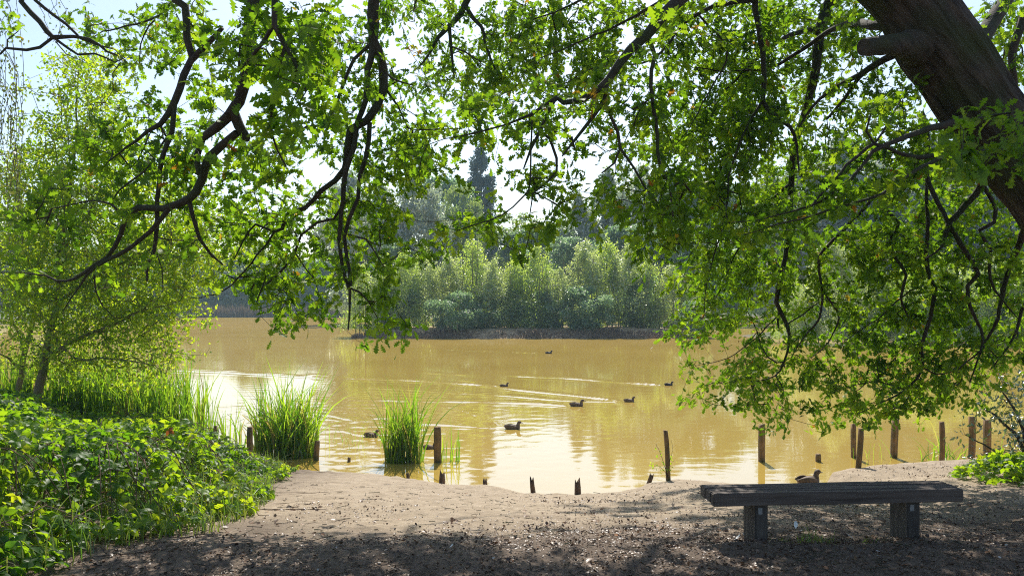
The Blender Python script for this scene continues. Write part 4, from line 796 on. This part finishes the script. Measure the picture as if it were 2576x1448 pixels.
hb = bram_h(X, Y); vis = X > -.72 * Y - .6; ok = (hb > 0) & vis & (rng.random(n) < .66); X, Y, hb = X[ok], Y[ok], hb[ok]
zz = near_h(X, Y) + np.maximum(.03, hb * rng.random(len(X)) ** .35)
e = .08; gxh = (bram_h(X + e, Y) - bram_h(X - e, Y)) / (2 * e); gyh = (bram_h(X, Y + e) - bram_h(X, Y - e)) / (2 * e); gxh = np.clip(gxh, -1, 1); gyh = np.clip(gyh, -1, 1)
N = np.stack([-gxh * .6, -gyh * .6, np.ones(len(X))], -1) + rng.normal(0, .5, (len(X), 3))
D = rng.normal(0, 1, (len(X), 3)) + [.15, -.3, -.25]; D[:, 2] *= .5
T = np.clip(.45 + .25 * snoise(X, Y, 66, 6, 2.5) + rng.normal(0, .2, len(X)), 0, .95); T = np.where(rng.random(len(X)) < .005, 1, T)
tag(leaves('brambles', BRAMBLE, np.stack([X, Y, zz], -1), D, N, rng.uniform(.045, .085, len(X)), T, M['bramble_leaf']), kind='stuff')
cn = Tubes()
for i in range(260):
    y = rng.uniform(4.6, 12.5); xe = np.interp(y, EDGE[:, 1], EDGE[:, 0]); x = xe - abs(rng.normal(0, 1.6)) - .05; a = rng.uniform(0, 6.283); L = rng.uniform(.4, 1.2)
    pts = []
    for t in np.linspace(0, 1, 7):
        xx, yy = x + L * t * math.cos(a), y + L * t * math.sin(a); hh = max(0, float(bram_h(np.array(xx), np.array(yy))))
        pts.append((xx, yy, float(near_h(np.array(xx), np.array(yy))) + min(hh, .55) * (.3 + math.sin(math.pi * t) * .85)))
    cn.add(resample(np.array(pts), .08), .0035, 5, False)
tag(cn.build('bramble_canes', M['stump_wood']), kind='stuff')
# brambles at the foot of the holly
n = 900; X = rng.normal(5.75, .35, n); Y = rng.normal(8.9, .5, n); d = np.hypot((X - 5.75) / .62, (Y - 8.9) / 1.1); ok = d < 1; X, Y, d = X[ok], Y[ok], d[ok]
zz = near_h(X, Y) + .03 + .30 * (1 - d ** 2) * rng.random(len(X)) ** .6
tag(leaves('brambles', BRAMBLE, np.stack([X, Y, zz], -1), rng.normal(0, 1, (len(X), 3)), rng.normal(0, .4, (len(X), 3)) + [0, 0, 1], rng.uniform(.05, .085, len(X)), np.clip(rng.normal(.5, .2, len(X)), 0, .95), M['bramble_leaf']), kind='stuff')

# holly bush
hg = Grower(); hb_ = np.array([6.45, 9.9, float(near_h(np.array(6.45), np.array(9.9)))])
for pl in [[(6.95, 9.9, .5, .03), (6.8, 9.85, 1.0, .022), (6.5, 9.8, 1.3, .014), (6.2, 9.75, 1.5, .006)], [(6.95, 9.9, .6, .03), (6.75, 9.8, 1.3, .018), (6.4, 9.7, 1.75, .006)], [(6.95, 9.9, .5, .025), (6.6, 9.6, .8, .016), (6.2, 9.5, .95, .006)], [(6.95, 9.9, .6, .03), (7.0, 9.8, 1.6, .018), (6.9, 9.7, 2.0, .006)], [(6.9, 9.9, .5, .02), (6.7, 10.1, .8, .014), (6.3, 10.2, 1.05, .006)]]:
    hg.limb3('h', np.array(pl) - [.5, 0, 0, 0], .08, .006)
hs = np.stack([rng.normal(6.25, .3, 150), rng.normal(9.8, .3, 150), rng.uniform(.75, 1.95, 150)], -1)
hg.grow(hs, 1.0, .08, .07, .0015); ht = {'h': Tubes()}; hg.twigs(ht); hg.limbs_to(ht); hl = spray_leaves(hg, 7, .05, .06, .4, .1, .15)['h']
hol = tag(empty('holly_bush', tuple(hb_)), 'dark spiny-leaved holly bush at the right edge above the bank', 'bush'); ht['h'].build('trunk', M['twig'], hol); leaves('crown', HOL, *hl, M['holly_leaf'], hol)

# ------------------------------------------------------------------ posts and stumps
def post(px, pyb, pyt, wpx, lab, lean=0, square=False, base=None, name='wooden_post', mat='wood', group='wooden posts along the water edge', jag=0, top_slope=.0):
    if base is None: p = onwater(px, pyb)
    else: Y = base; p = np.array([(px - CX) / F * Y, Y, EYE - (pyb - HY) / F * Y])
    Y = p[1]; h = (pyb - pyt) / F * Y; r = wpx / F * Y / 2; n = 4 if square else 12; k = 10
    V = []; Fc = []; rr = np.random.default_rng(int(px * 7 + pyb)); a0 = rr.uniform(0, 1.5) if not square else .95
    zz = np.linspace(-.5, h, k)
    segs = 16 if not square else 16
    for i, z in enumerate(zz):
        t = max(0, z / h)
        for j in range(segs):
            a = a0 + 2 * math.pi * j / segs
            if square:
                c, s = math.cos(a), math.sin(a); q = max(abs(c), abs(s)); e = (abs(c) ** 6 + abs(s) ** 6) ** (-1 / 6); x, y = c * e * r * .86, s * e * r * .86
            else: x, y = r * math.cos(a), r * math.sin(a)
            f = 1 + .05 * math.sin(3 * a + z * 4 + px) + .03 * math.sin(7 * a + px)
            if i == k - 1: f *= .93
            dz = 0
            if i == k - 1: dz = top_slope * x / r * .5 + rr.normal(0, .004)
            if jag and i >= k - 3: dz = jag * h * (.5 * math.sin(2 * a + px) + rr.uniform(-.5, .5)) * (i - k + 4) / 3; f *= 1 - .22 * (i - k + 4) / 3
            V.append((x * f + lean * z + .012 * math.sin(z * 5 + px) * (0 if square else 1), y * f, z + dz))
    for i in range(k - 1):
        for j in range(segs): Fc.append((i * segs + j, i * segs + (j + 1) % segs, (i + 1) * segs + (j + 1) % segs, (i + 1) * segs + j))
    V.append((lean * h, 0, h - (.25 * h * jag if jag else .004))); c = len(V) - 1
    for j in range(segs): Fc.append(((k - 1) * segs + j, (k - 1) * segs + (j + 1) % segs, c))
    me = np_mesh(name, V, [i for f in Fc for i in f], [len(f) for f in Fc], smooth=not square)
    o = link(name, me, M[mat]); o.location = p; tag(o, lab, 'post' if name == 'wooden_post' else 'stump', group); return o
post(1683, 1203, 1082, 12, 'slim leaning post with a leafy sprig at the sand edge', lean=-.09, base=10.75)
post(1916, 1160, 1067, 17, 'straight square post alone in open water with a reflection', square=True, top_slope=.03)
post(2147, 1150, 1065, 13, 'post behind the slightly bent dark one', square=True)
post(2160, 1205, 1077, 14, 'slightly bent dark post where the cove meets the sandy mound', lean=.03, base=10.95)
post(2248, 1150, 1052, 17, 'square post leaning a little, first right of the close pair', square=True, lean=.05)
post(2369, 1165, 1060, 13, 'slim dark round post amid the arching sedge', base=12.2)
post(2444, 1160, 1047, 16, 'tallest dark round post near the holly', base=12.2)
post(2483, 1148, 1055, 18, 'square post closest to the holly', square=True)
post(1101, 1162, 1073, 20, 'thick square post right of the narrow reed clump', square=True)
post(632, 1150, 1073, 14, 'orange-brown post at the left foot of the broad reed clump', lean=-.04, base=13.2)
post(490, 1110, 1062, 10, 'thin post among the sparse reeds behind the brambles', base=14.2)
post(540, 1105, 1070, 9, 'thin short post behind the bramble crest', base=14.2)
post(797, 1150, 1108, 14, 'dark post half hidden in the broad reed clump', base=13.9)
sg_ = 'stumps along the shore'
post(2058, 1160, 1141, 14, 'short sawn stump out of the water left of the post pair', square=True, name='post_stump', group=sg_)
post(879, 1160, 1150, 8, 'tiny dark stump in the water between the reed clumps', name='post_stump', group=sg_, mat='stump_wood')
for px, pt, pb, w, Y, lab in [(1027, 1190, 1212, 10, 11.35, 'small rotten stump below the narrow reed clump'), (1112, 1189, 1222, 17, 10.95, 'broad blocky rotten stump below the square post'), (1222, 1207, 1232, 13, 10.7, 'low rotten stump between the blocky one and the pointed pair'),
                              (1341, 1207, 1248, 13, 10.2, 'narrow pointed rotten stump at the lip of the sand'), (1452, 1209, 1252, 18, 10.0, 'widest pointed rotten stump at the lip of the sand'), (1628, 1195, 1222, 13, 10.75, 'tilted rotten stump left of the slim leaning post')]:
    post(px, pb, pt, w, lab, lean=(.35 if px == 1628 else -.05), base=Y, name='post_stump', group=sg_, mat='stump_wood', jag=.32)
post(2300, 1170, 1163, 9, 'tiny stump top on the crest of the sandy mound', base=11.4, name='post_stump', group=sg_, mat='stump_wood')

# sprig by the slim post
sg = Grower(); Yp = 10.72; sq_ = P3(1678, 1185, Yp)
for pl in [[(1680, 1200, Yp, .004), (1665, 1150, Yp, .003), (1650, 1115, Yp, .002)], [(1682, 1170, Yp, .003), (1692, 1130, Yp, .002), (1688, 1105, Yp, .0015)], [(1680, 1200, Yp, .003), (1668, 1180, Yp, .002), (1655, 1170, Yp, .0015)]]: sg.limb('s', pl, .04, .002)
sg.grow(np.array([P3(rng.uniform(1640, 1695), rng.uniform(1105, 1185), Yp + rng.normal(0, .05)) for _ in range(11)]), .6, .08, .04, .0012)
t2 = {'s': Tubes()}; sg.twigs(t2); sg.limbs_to(t2); sl = spray_leaves(sg, 4, .03, .045, .4, .1, .05)['s']
spg = tag(empty('leafy_sprig', tuple(sq_)), 'small leafy sprig growing against the slim leaning post', 'plant'); t2['s'].build('stem', M['twig'], spg); leaves('foliage', ELL, *sl, M['bramble_leaf'], spg)

# ------------------------------------------------------------------ bench
bl_, br_ = np.array([1.295, 5.116]), np.array([2.978, 5.25]); ax = (br_ - bl_); Lb = float(np.linalg.norm(ax)); ax /= Lb
bench = empty('park_bench', (bl_[0], bl_[1], 1.16)); bench.rotation_euler = (0, 0, math.atan2(ax[1], ax[0]))
tag(bench, 'backless dark timber bench with plank top on two square wooden legs', 'bench')
def rbox(name, x0, x1, y0, y1, z0, z1, mat, parent, bev=.008, wob=.0):
    nx = max(2, int((x1 - x0) / .08)); import bmesh
    bm = bmesh.new(); bmesh.ops.create_cube(bm, size=1)
    for v in bm.verts: v.co = Vector((x0 + (v.co.x + .5) * (x1 - x0), y0 + (v.co.y + .5) * (y1 - y0), z0 + (v.co.z + .5) * (z1 - z0)))
    long = [e for e in bm.edges if abs((e.verts[0].co - e.verts[1].co).x) > .9 * (x1 - x0)]
    bmesh.ops.subdivide_edges(bm, edges=long, cuts=nx, use_grid_fill=True)
    bmesh.ops.bevel(bm, geom=[e for e in bm.edges if e.calc_face_angle(0) > 1.0], offset=bev, segments=2, affect='EDGES')
    for v in bm.verts:
        v.co.z += wob * math.sin(v.co.x * 5 + y0 * 40) ; v.co.y += wob * .7 * math.sin(v.co.x * 3.1 + y0 * 17)
    me = bpy.data.meshes.new(name); bm.to_mesh(me); bm.free()
    for p in me.polygons: p.use_smooth = False
    me.materials.append(mat); o = bpy.data.objects.new(name, me); col.objects.link(o); o.parent = parent; return o
S0, S1 = .246, .33
for i in range(5):
    y = i * .055
    rbox('plank', -.004 * (i % 2), Lb + .003 * (i % 3), y, y + .0542, S0 + (.0 if i == 0 else .012), S1 + (.002 if i % 2 else 0), M['plank'], bench, .006, .0015)
def lx(px, py_): return None
for x0, x1, yy0 in ((.288, .374, .03), (1.318, 1.408, .03)):
    lg = rbox('leg', x0, x1, yy0, yy0 + .215, -.28, S0 + .011, M['bench_leg'], bench, .008, .001)
    tg = rbox('plaque', x0 + .018, x0 + .046, yy0 - .004, yy0 + .002, S0 - .06, S0 - .018, M['tag_metal'], lg, .001)

# ------------------------------------------------------------------ ducks
def duck_meshes():
    """one continuous body grown by lofting rings along tail-breast-neck-head, +x forward, waterline z=0, about 0.5 m long"""
    rings = [(-.25, .105, .006, .004), (-.22, .09, .034, .018), (-.17, .068, .068, .048), (-.10, .05, .094, .08), (-.03, .045, .108, .1), (.04, .05, .106, .1), (.09, .065, .09, .09), (.115, .095, .066, .07), (.125, .125, .048, .052),
             (.132, .155, .039, .042), (.142, .182, .040, .043), (.158, .200, .044, .044), (.178, .203, .042, .04), (.197, .198, .03, .03), (.21, .194, .02, .02), (.216, .192, .008, .009)]
    c = np.array([(x, 0, z) for x, z, a, b in rings]); w = np.array([(a, b) for x, z, a, b in rings]); full = np.column_stack([c, w]); n0 = len(full)
    q = resample(full, .012); tan = norm(np.gradient(q[:, :3], axis=0)); k = 20; V = []; Fc = []
    for i in range(len(q)):
        t = tan[i]; up = norm(np.cross(t, (0, 1, 0)) * -1); up = np.array([-t[2], 0, t[0]]); 
        for j in range(k):
            a = 2 * math.pi * j / k; V.append(q[i, :3] + np.array([0, 1, 0]) * q[i, 3] * math.cos(a) + up * q[i, 4] * math.sin(a))
    for i in range(len(q) - 1):
        for j in range(k): Fc.append((i * k + j, i * k + (j + 1) % k, (i + 1) * k + (j + 1) % k, (i + 1) * k + j))
    Fc.append(tuple(reversed(range(k)))); Fc.append(tuple((len(q) - 1) * k + j for j in range(k)))
    body = np_mesh('duck_body', np.array(V), [i for f in Fc for i in f], [len(f) for f in Fc], smooth=True)
    tb = Tubes(); bp = np.array([[.20, 0, .194, .018], [.225, 0, .188, .015], [.245, 0, .184, .015], [.262, 0, .181, .008]]); b2 = resample(bp, .008); tb.add(b2[:, :3] * [1, 1, 1], b2[:, 3], 10)
    Vb = np.concatenate(tb.V); Vb[:, 2] = .188 + (Vb[:, 2] - .188) * .6; tb.V = [Vb]
    bill = np_mesh('bill', Vb, [i for f in tb.F for i in f], [len(f) for f in tb.F], smooth=True)
    wings = []
    for s in (-1, 1):
        V = []; Fc = []; m1, m2 = 14, 8
        for i in range(m1):
            u = i / (m1 - 1); x = .06 - .29 * u; hh = .055 * math.sin(math.pi * min(1, .15 + u * .85)) ** .7 + .004
            for j in range(m2):
                v = j / (m2 - 1) - .5; V.append((x, s * (.104 - .10 * max(0, u - .35) ** 1.2 + .012 * math.cos(v * math.pi) - .01 * (v + .5) * 1.5),   .085 + .025 * u + v * hh * 1.6))
        for i in range(m1 - 1):
            for j in range(m2 - 1): Fc.append((i * m2 + j, i * m2 + j + 1, (i + 1) * m2 + j + 1, (i + 1) * m2 + j))
        wings.append(np_mesh('wing', np.array(V), [i for f in Fc for i in f], [4] * len(Fc), smooth=True))
    return body, bill, wings
dbody, dbill, dwings = duck_meshes()
def duck(p, rz, s, lab, mat='duck', grp='ducks on the pond'):
    b = bpy.data.objects.new('duck', dbody.copy()); col.objects.link(b); b.data.materials.append(M[mat]); b.location = p; b.rotation_euler = (0, 0, rz); b.scale = (s, s, s); tag(b, lab, 'duck', grp)
    for nm, me, mt in (('bill', dbill, 'bill'), ('wing', dwings[0], mat), ('wing', dwings[1], mat)):
        c = bpy.data.objects.new(nm, me.copy()); col.objects.link(c); c.data.materials.append(M[mt]); c.parent = b
        if nm == 'wing': c.modifiers.new('thick', 'SOLIDIFY').thickness = .012
    return b
def wduck(px, py, rz, s, lab, mat='duck', dz=-.03):
    p = onwater(px, py); p[2] = dz * s; return duck(p, rz, s, lab, mat)
wduck(1381, 889, -.1, .92, 'dark duck swimming farthest out, below the island bank', 'duck_dark')
wduck(1683, 969, -.1, .68, 'dark duck with low head swimming ahead of the others', 'duck_dark')
wduck(1269, 972, .0, .68, 'small brown duck trailing a long straight wake behind it', 'duck')
wduck(1584, 1010, .05, .72, 'brown duck following close behind the dark leading duck', 'duck')
wduck(1452, 1021, .0, .88, 'brown duck swimming between two wakes with its bill lowered', 'duck')
wduck(1291, 1078, -.05, .84, 'largest brown duck with upright neck, alone in the bright sky reflection', 'duck')
wduck(935, 1098, -.1, .72, 'mottled duck between the two big reed clumps', 'duck')
wduck(1082, 1128, .2, .6, 'duck half hidden behind the narrow reed clump', 'duck')
pd = np.array([(2036 - CX) / F * 10.35, 10.35, float(near_h(np.array(3.86), np.array(10.35))) + .0]); pd[2] += .05; duck(pd, .35, .82, 'dark mallard resting at the edge of the cove behind the bench', 'duck')
d9 = duck(np.array([(1264 - CX) / F * 65.0, 65.0, .32]), -1.2, 1.15, 'dark bird standing on the island bank', 'duck_dark', 'ducks on the pond')

# ------------------------------------------------------------------ litter, sticks, feathers
n = 80000; Y = 3.6 + 7.2 * rng.random(n) ** 1.5; X = rng.uniform(-.72, .72, n) * Y
pz = np.clip(.30 + .30 * (7.0 - Y) / 2 + .10 * X + .35 * snoise(X, Y, 71, 6, 1.5) + .25 * snoise(X, Y, 72, 6, 5), .03, 1); ys = np.interp(X, SH[:, 0], SH[:, 1])
ok = (rng.random(n) < pz) & (Y < ys - .12) & (X > np.interp(Y, EDGE[:, 1], EDGE[:, 0]) - .7); X, Y = X[ok], Y[ok]; m = len(X)
D = rng.normal(0, 1, (m, 3)); D[:, 2] *= .25
S = rng.uniform(.007, .022, m) * np.where(rng.random(m) < .08, 1.6, 1); T = np.clip(rng.beta(2, 3, m), 0, .97); T = np.where(rng.random(m) < .006, 1, T)
tag(leaves('leaf_litter', CURL, np.stack([X, Y, near_h(X, Y) + .006], -1), D, rng.normal(0, .35, (m, 3)) + [0, 0, 1], S, T, M['litter']), kind='stuff')
tw = Tubes()
for i in range(1500):
    y = 4.0 + 6 * rng.random() ** 1.3; x = rng.uniform(-.6, .7) * y
    if y > np.interp(x, SH[:, 0], SH[:, 1]) - .15 or x < np.interp(y, EDGE[:, 1], EDGE[:, 0]) - .3: continue
    a = rng.uniform(0, 6.283); L = rng.gamma(2, .028); z = float(near_h(np.array(x), np.array(y))) + .006
    tw.add(np.array([(x, y, z), (x + L * .5 * math.cos(a) + rng.normal(0, .004), y + L * .5 * math.sin(a), z + .004), (x + L * math.cos(a), y + L * math.sin(a), z + rng.uniform(0, .008))]), rng.uniform(.0012, .003), 4)
tag(tw.build('twig_litter', M['twig']), kind='stuff')
# whole fallen oak leaves
n = 1500; Y = 3.8 + 5.6 * rng.random(n) ** 1.4; X = rng.uniform(-.7, .7, n) * Y; ys = np.interp(X, SH[:, 0], SH[:, 1])
ok = (Y < ys - .3) & (X > np.interp(Y, EDGE[:, 1], EDGE[:, 0]) - .4) & (rng.random(n) < np.clip(.35 + .5 * snoise(X, Y, 74, 6, 2.0) + .25 * (6.5 - Y) / 2, .05, 1)); X, Y = X[ok], Y[ok]; m = len(X)
D = rng.normal(0, 1, (m, 3)); D[:, 2] *= .2
tag(leaves('fallen_leaves', OAK, np.stack([X, Y, near_h(X, Y) + .012], -1), D, rng.normal(0, .35, (m, 3)) + [0, 0, 1], rng.uniform(.03, .07, m), np.clip(rng.normal(.75, .15, m), 0, .97), M['litter']), kind='stuff')
# grass and weed blades through and along the brambles
n = 1700; Y = rng.uniform(4.3, 12, n); X = np.interp(Y, EDGE[:, 1], EDGE[:, 0]) - rng.exponential(.5, n) + .12; hb = np.maximum(0, bram_h(X, Y))
tag(blades('long_grass', np.stack([X, Y, near_h(X, Y) + .3 * hb], -1), (.14 + .5 * hb + .1 * rng.random(n)) * rng.uniform(.5, 1.3, n), np.full(n, .008), np.abs(rng.normal(.1, .4, n)), np.clip(rng.normal(.4, .2, n), 0, .8), rng.random(n), M['grass']), kind='stuff')
FEA = strip_leaf([(0, .02), (.2, .05), (.35, .16), (.7, .2), (.9, .12), (1, .02)], .3, -.5)
for px, Y, s, a, lab in [(2002, 5.9, .07, 1.2, 'white feather on the soil behind the bench'), (1843, 5.35, .065, .3, 'white feather left of the near bench leg'), (1880, 5.4, .05, 2.0, 'small white feather touching the near bench leg'), (2150, 5.5, .06, 2.6, 'white feather between the bench legs'), (1130, 5.1, .035, .7, 'tiny pale feather on the open sand in front'), (520, 6.2, .06, 1.0, 'pale feather beside the bramble edge')]:
    x = (px - CX) / F * Y; z = float(near_h(np.array(x), np.array(Y))) + .012
    o = leaves('feather', FEA, np.array([[0., 0, 0]]), np.array([[math.cos(a), math.sin(a), .1]]), np.array([[0, .2, 1.]]), [s], np.array([.5]), M['feather']); o.location = (x, Y, z); tag(o, lab, 'feather', 'feathers on the bank')
p = onwater(1634, 878); o = leaves('feather', FEA, np.array([[0., 0, 0]]), np.array([[1, .1, .15]]), np.array([[0, .1, 1.]]), [.22], np.array([.5]), M['feather']); o.location = (p[0], p[1], .01); tag(o, 'white feather floating on the water below the island', 'feather')

# ------------------------------------------------------------------ haze, sky, sun, camera
hz = bpy.data.meshes.new('haze'); import bmesh
bm = bmesh.new(); bmesh.ops.create_cube(bm, size=1)
for v in bm.verts: v.co = Vector((v.co.x * 700, 120 + v.co.y * 360, 20 + v.co.z * 46))
bm.to_mesh(hz); bm.free(); ho = bpy.data.objects.new('haze', hz); col.objects.link(ho); tag(ho, kind='stuff')
m, nt, nd, lk = mat_new('haze'); out = nd.new('ShaderNodeOutputMaterial'); pv = nd.new('ShaderNodeVolumePrincipled'); pv.inputs['Color'].default_value = (.55, .80, 1, 1); pv.inputs['Density'].default_value = .00055; pv.inputs['Anisotropy'].default_value = .0
lk.new(pv.outputs[0], out.inputs['Volume']); hz.materials.append(m)

w = bpy.data.worlds.new('World'); sc.world = w; w.use_nodes = True; nt = w.node_tree; bg = nt.nodes['Background']; sky = nt.nodes.new('ShaderNodeTexSky'); sky.sky_type = 'NISHITA'; sky.sun_disc = False
sky.sun_elevation = SUN_EL; sky.sun_rotation = SUN_AZ; sky.dust_density = 1.0; sky.air_density = 1.0
nt.links.new(sky.outputs[0], bg.inputs[0]); bg.inputs[1].default_value = .125
ld = bpy.data.lights.new('sun', 'SUN'); ld.energy = 5.0; ld.angle = math.radians(.5); ld.color = (1, .95, .86); so = bpy.data.objects.new('sun', ld); col.objects.link(so)
dirv = Vector((math.sin(SUN_AZ) * math.cos(SUN_EL), math.cos(SUN_AZ) * math.cos(SUN_EL), math.sin(SUN_EL))); so.rotation_euler = (-dirv).to_track_quat('-Z', 'Y').to_euler()
cd = bpy.data.cameras.new('camera'); co = bpy.data.objects.new('camera', cd); col.objects.link(co); sc.camera = co
cd.sensor_width = 36; cd.lens = F / 2576 * 36; cd.shift_y = (HY - 724) / 2576; cd.clip_end = 3000; cd.clip_start = .05
co.location = (0, 0, EYE); co.rotation_euler = (math.pi / 2, 0, 0)
sc.view_settings.view_transform = 'Standard'; sc.view_settings.look = 'None'; sc.view_settings.gamma = 1; sc.view_settings.exposure = .55
cy = sc.cycles; cy.use_denoising = False; cy.filter_width = 1.1; cy.max_bounces = 9; cy.diffuse_bounces = 6; cy.glossy_bounces = 3; cy.transmission_bounces = 4; cy.volume_bounces = 1; cy.sample_clamp_indirect = 4
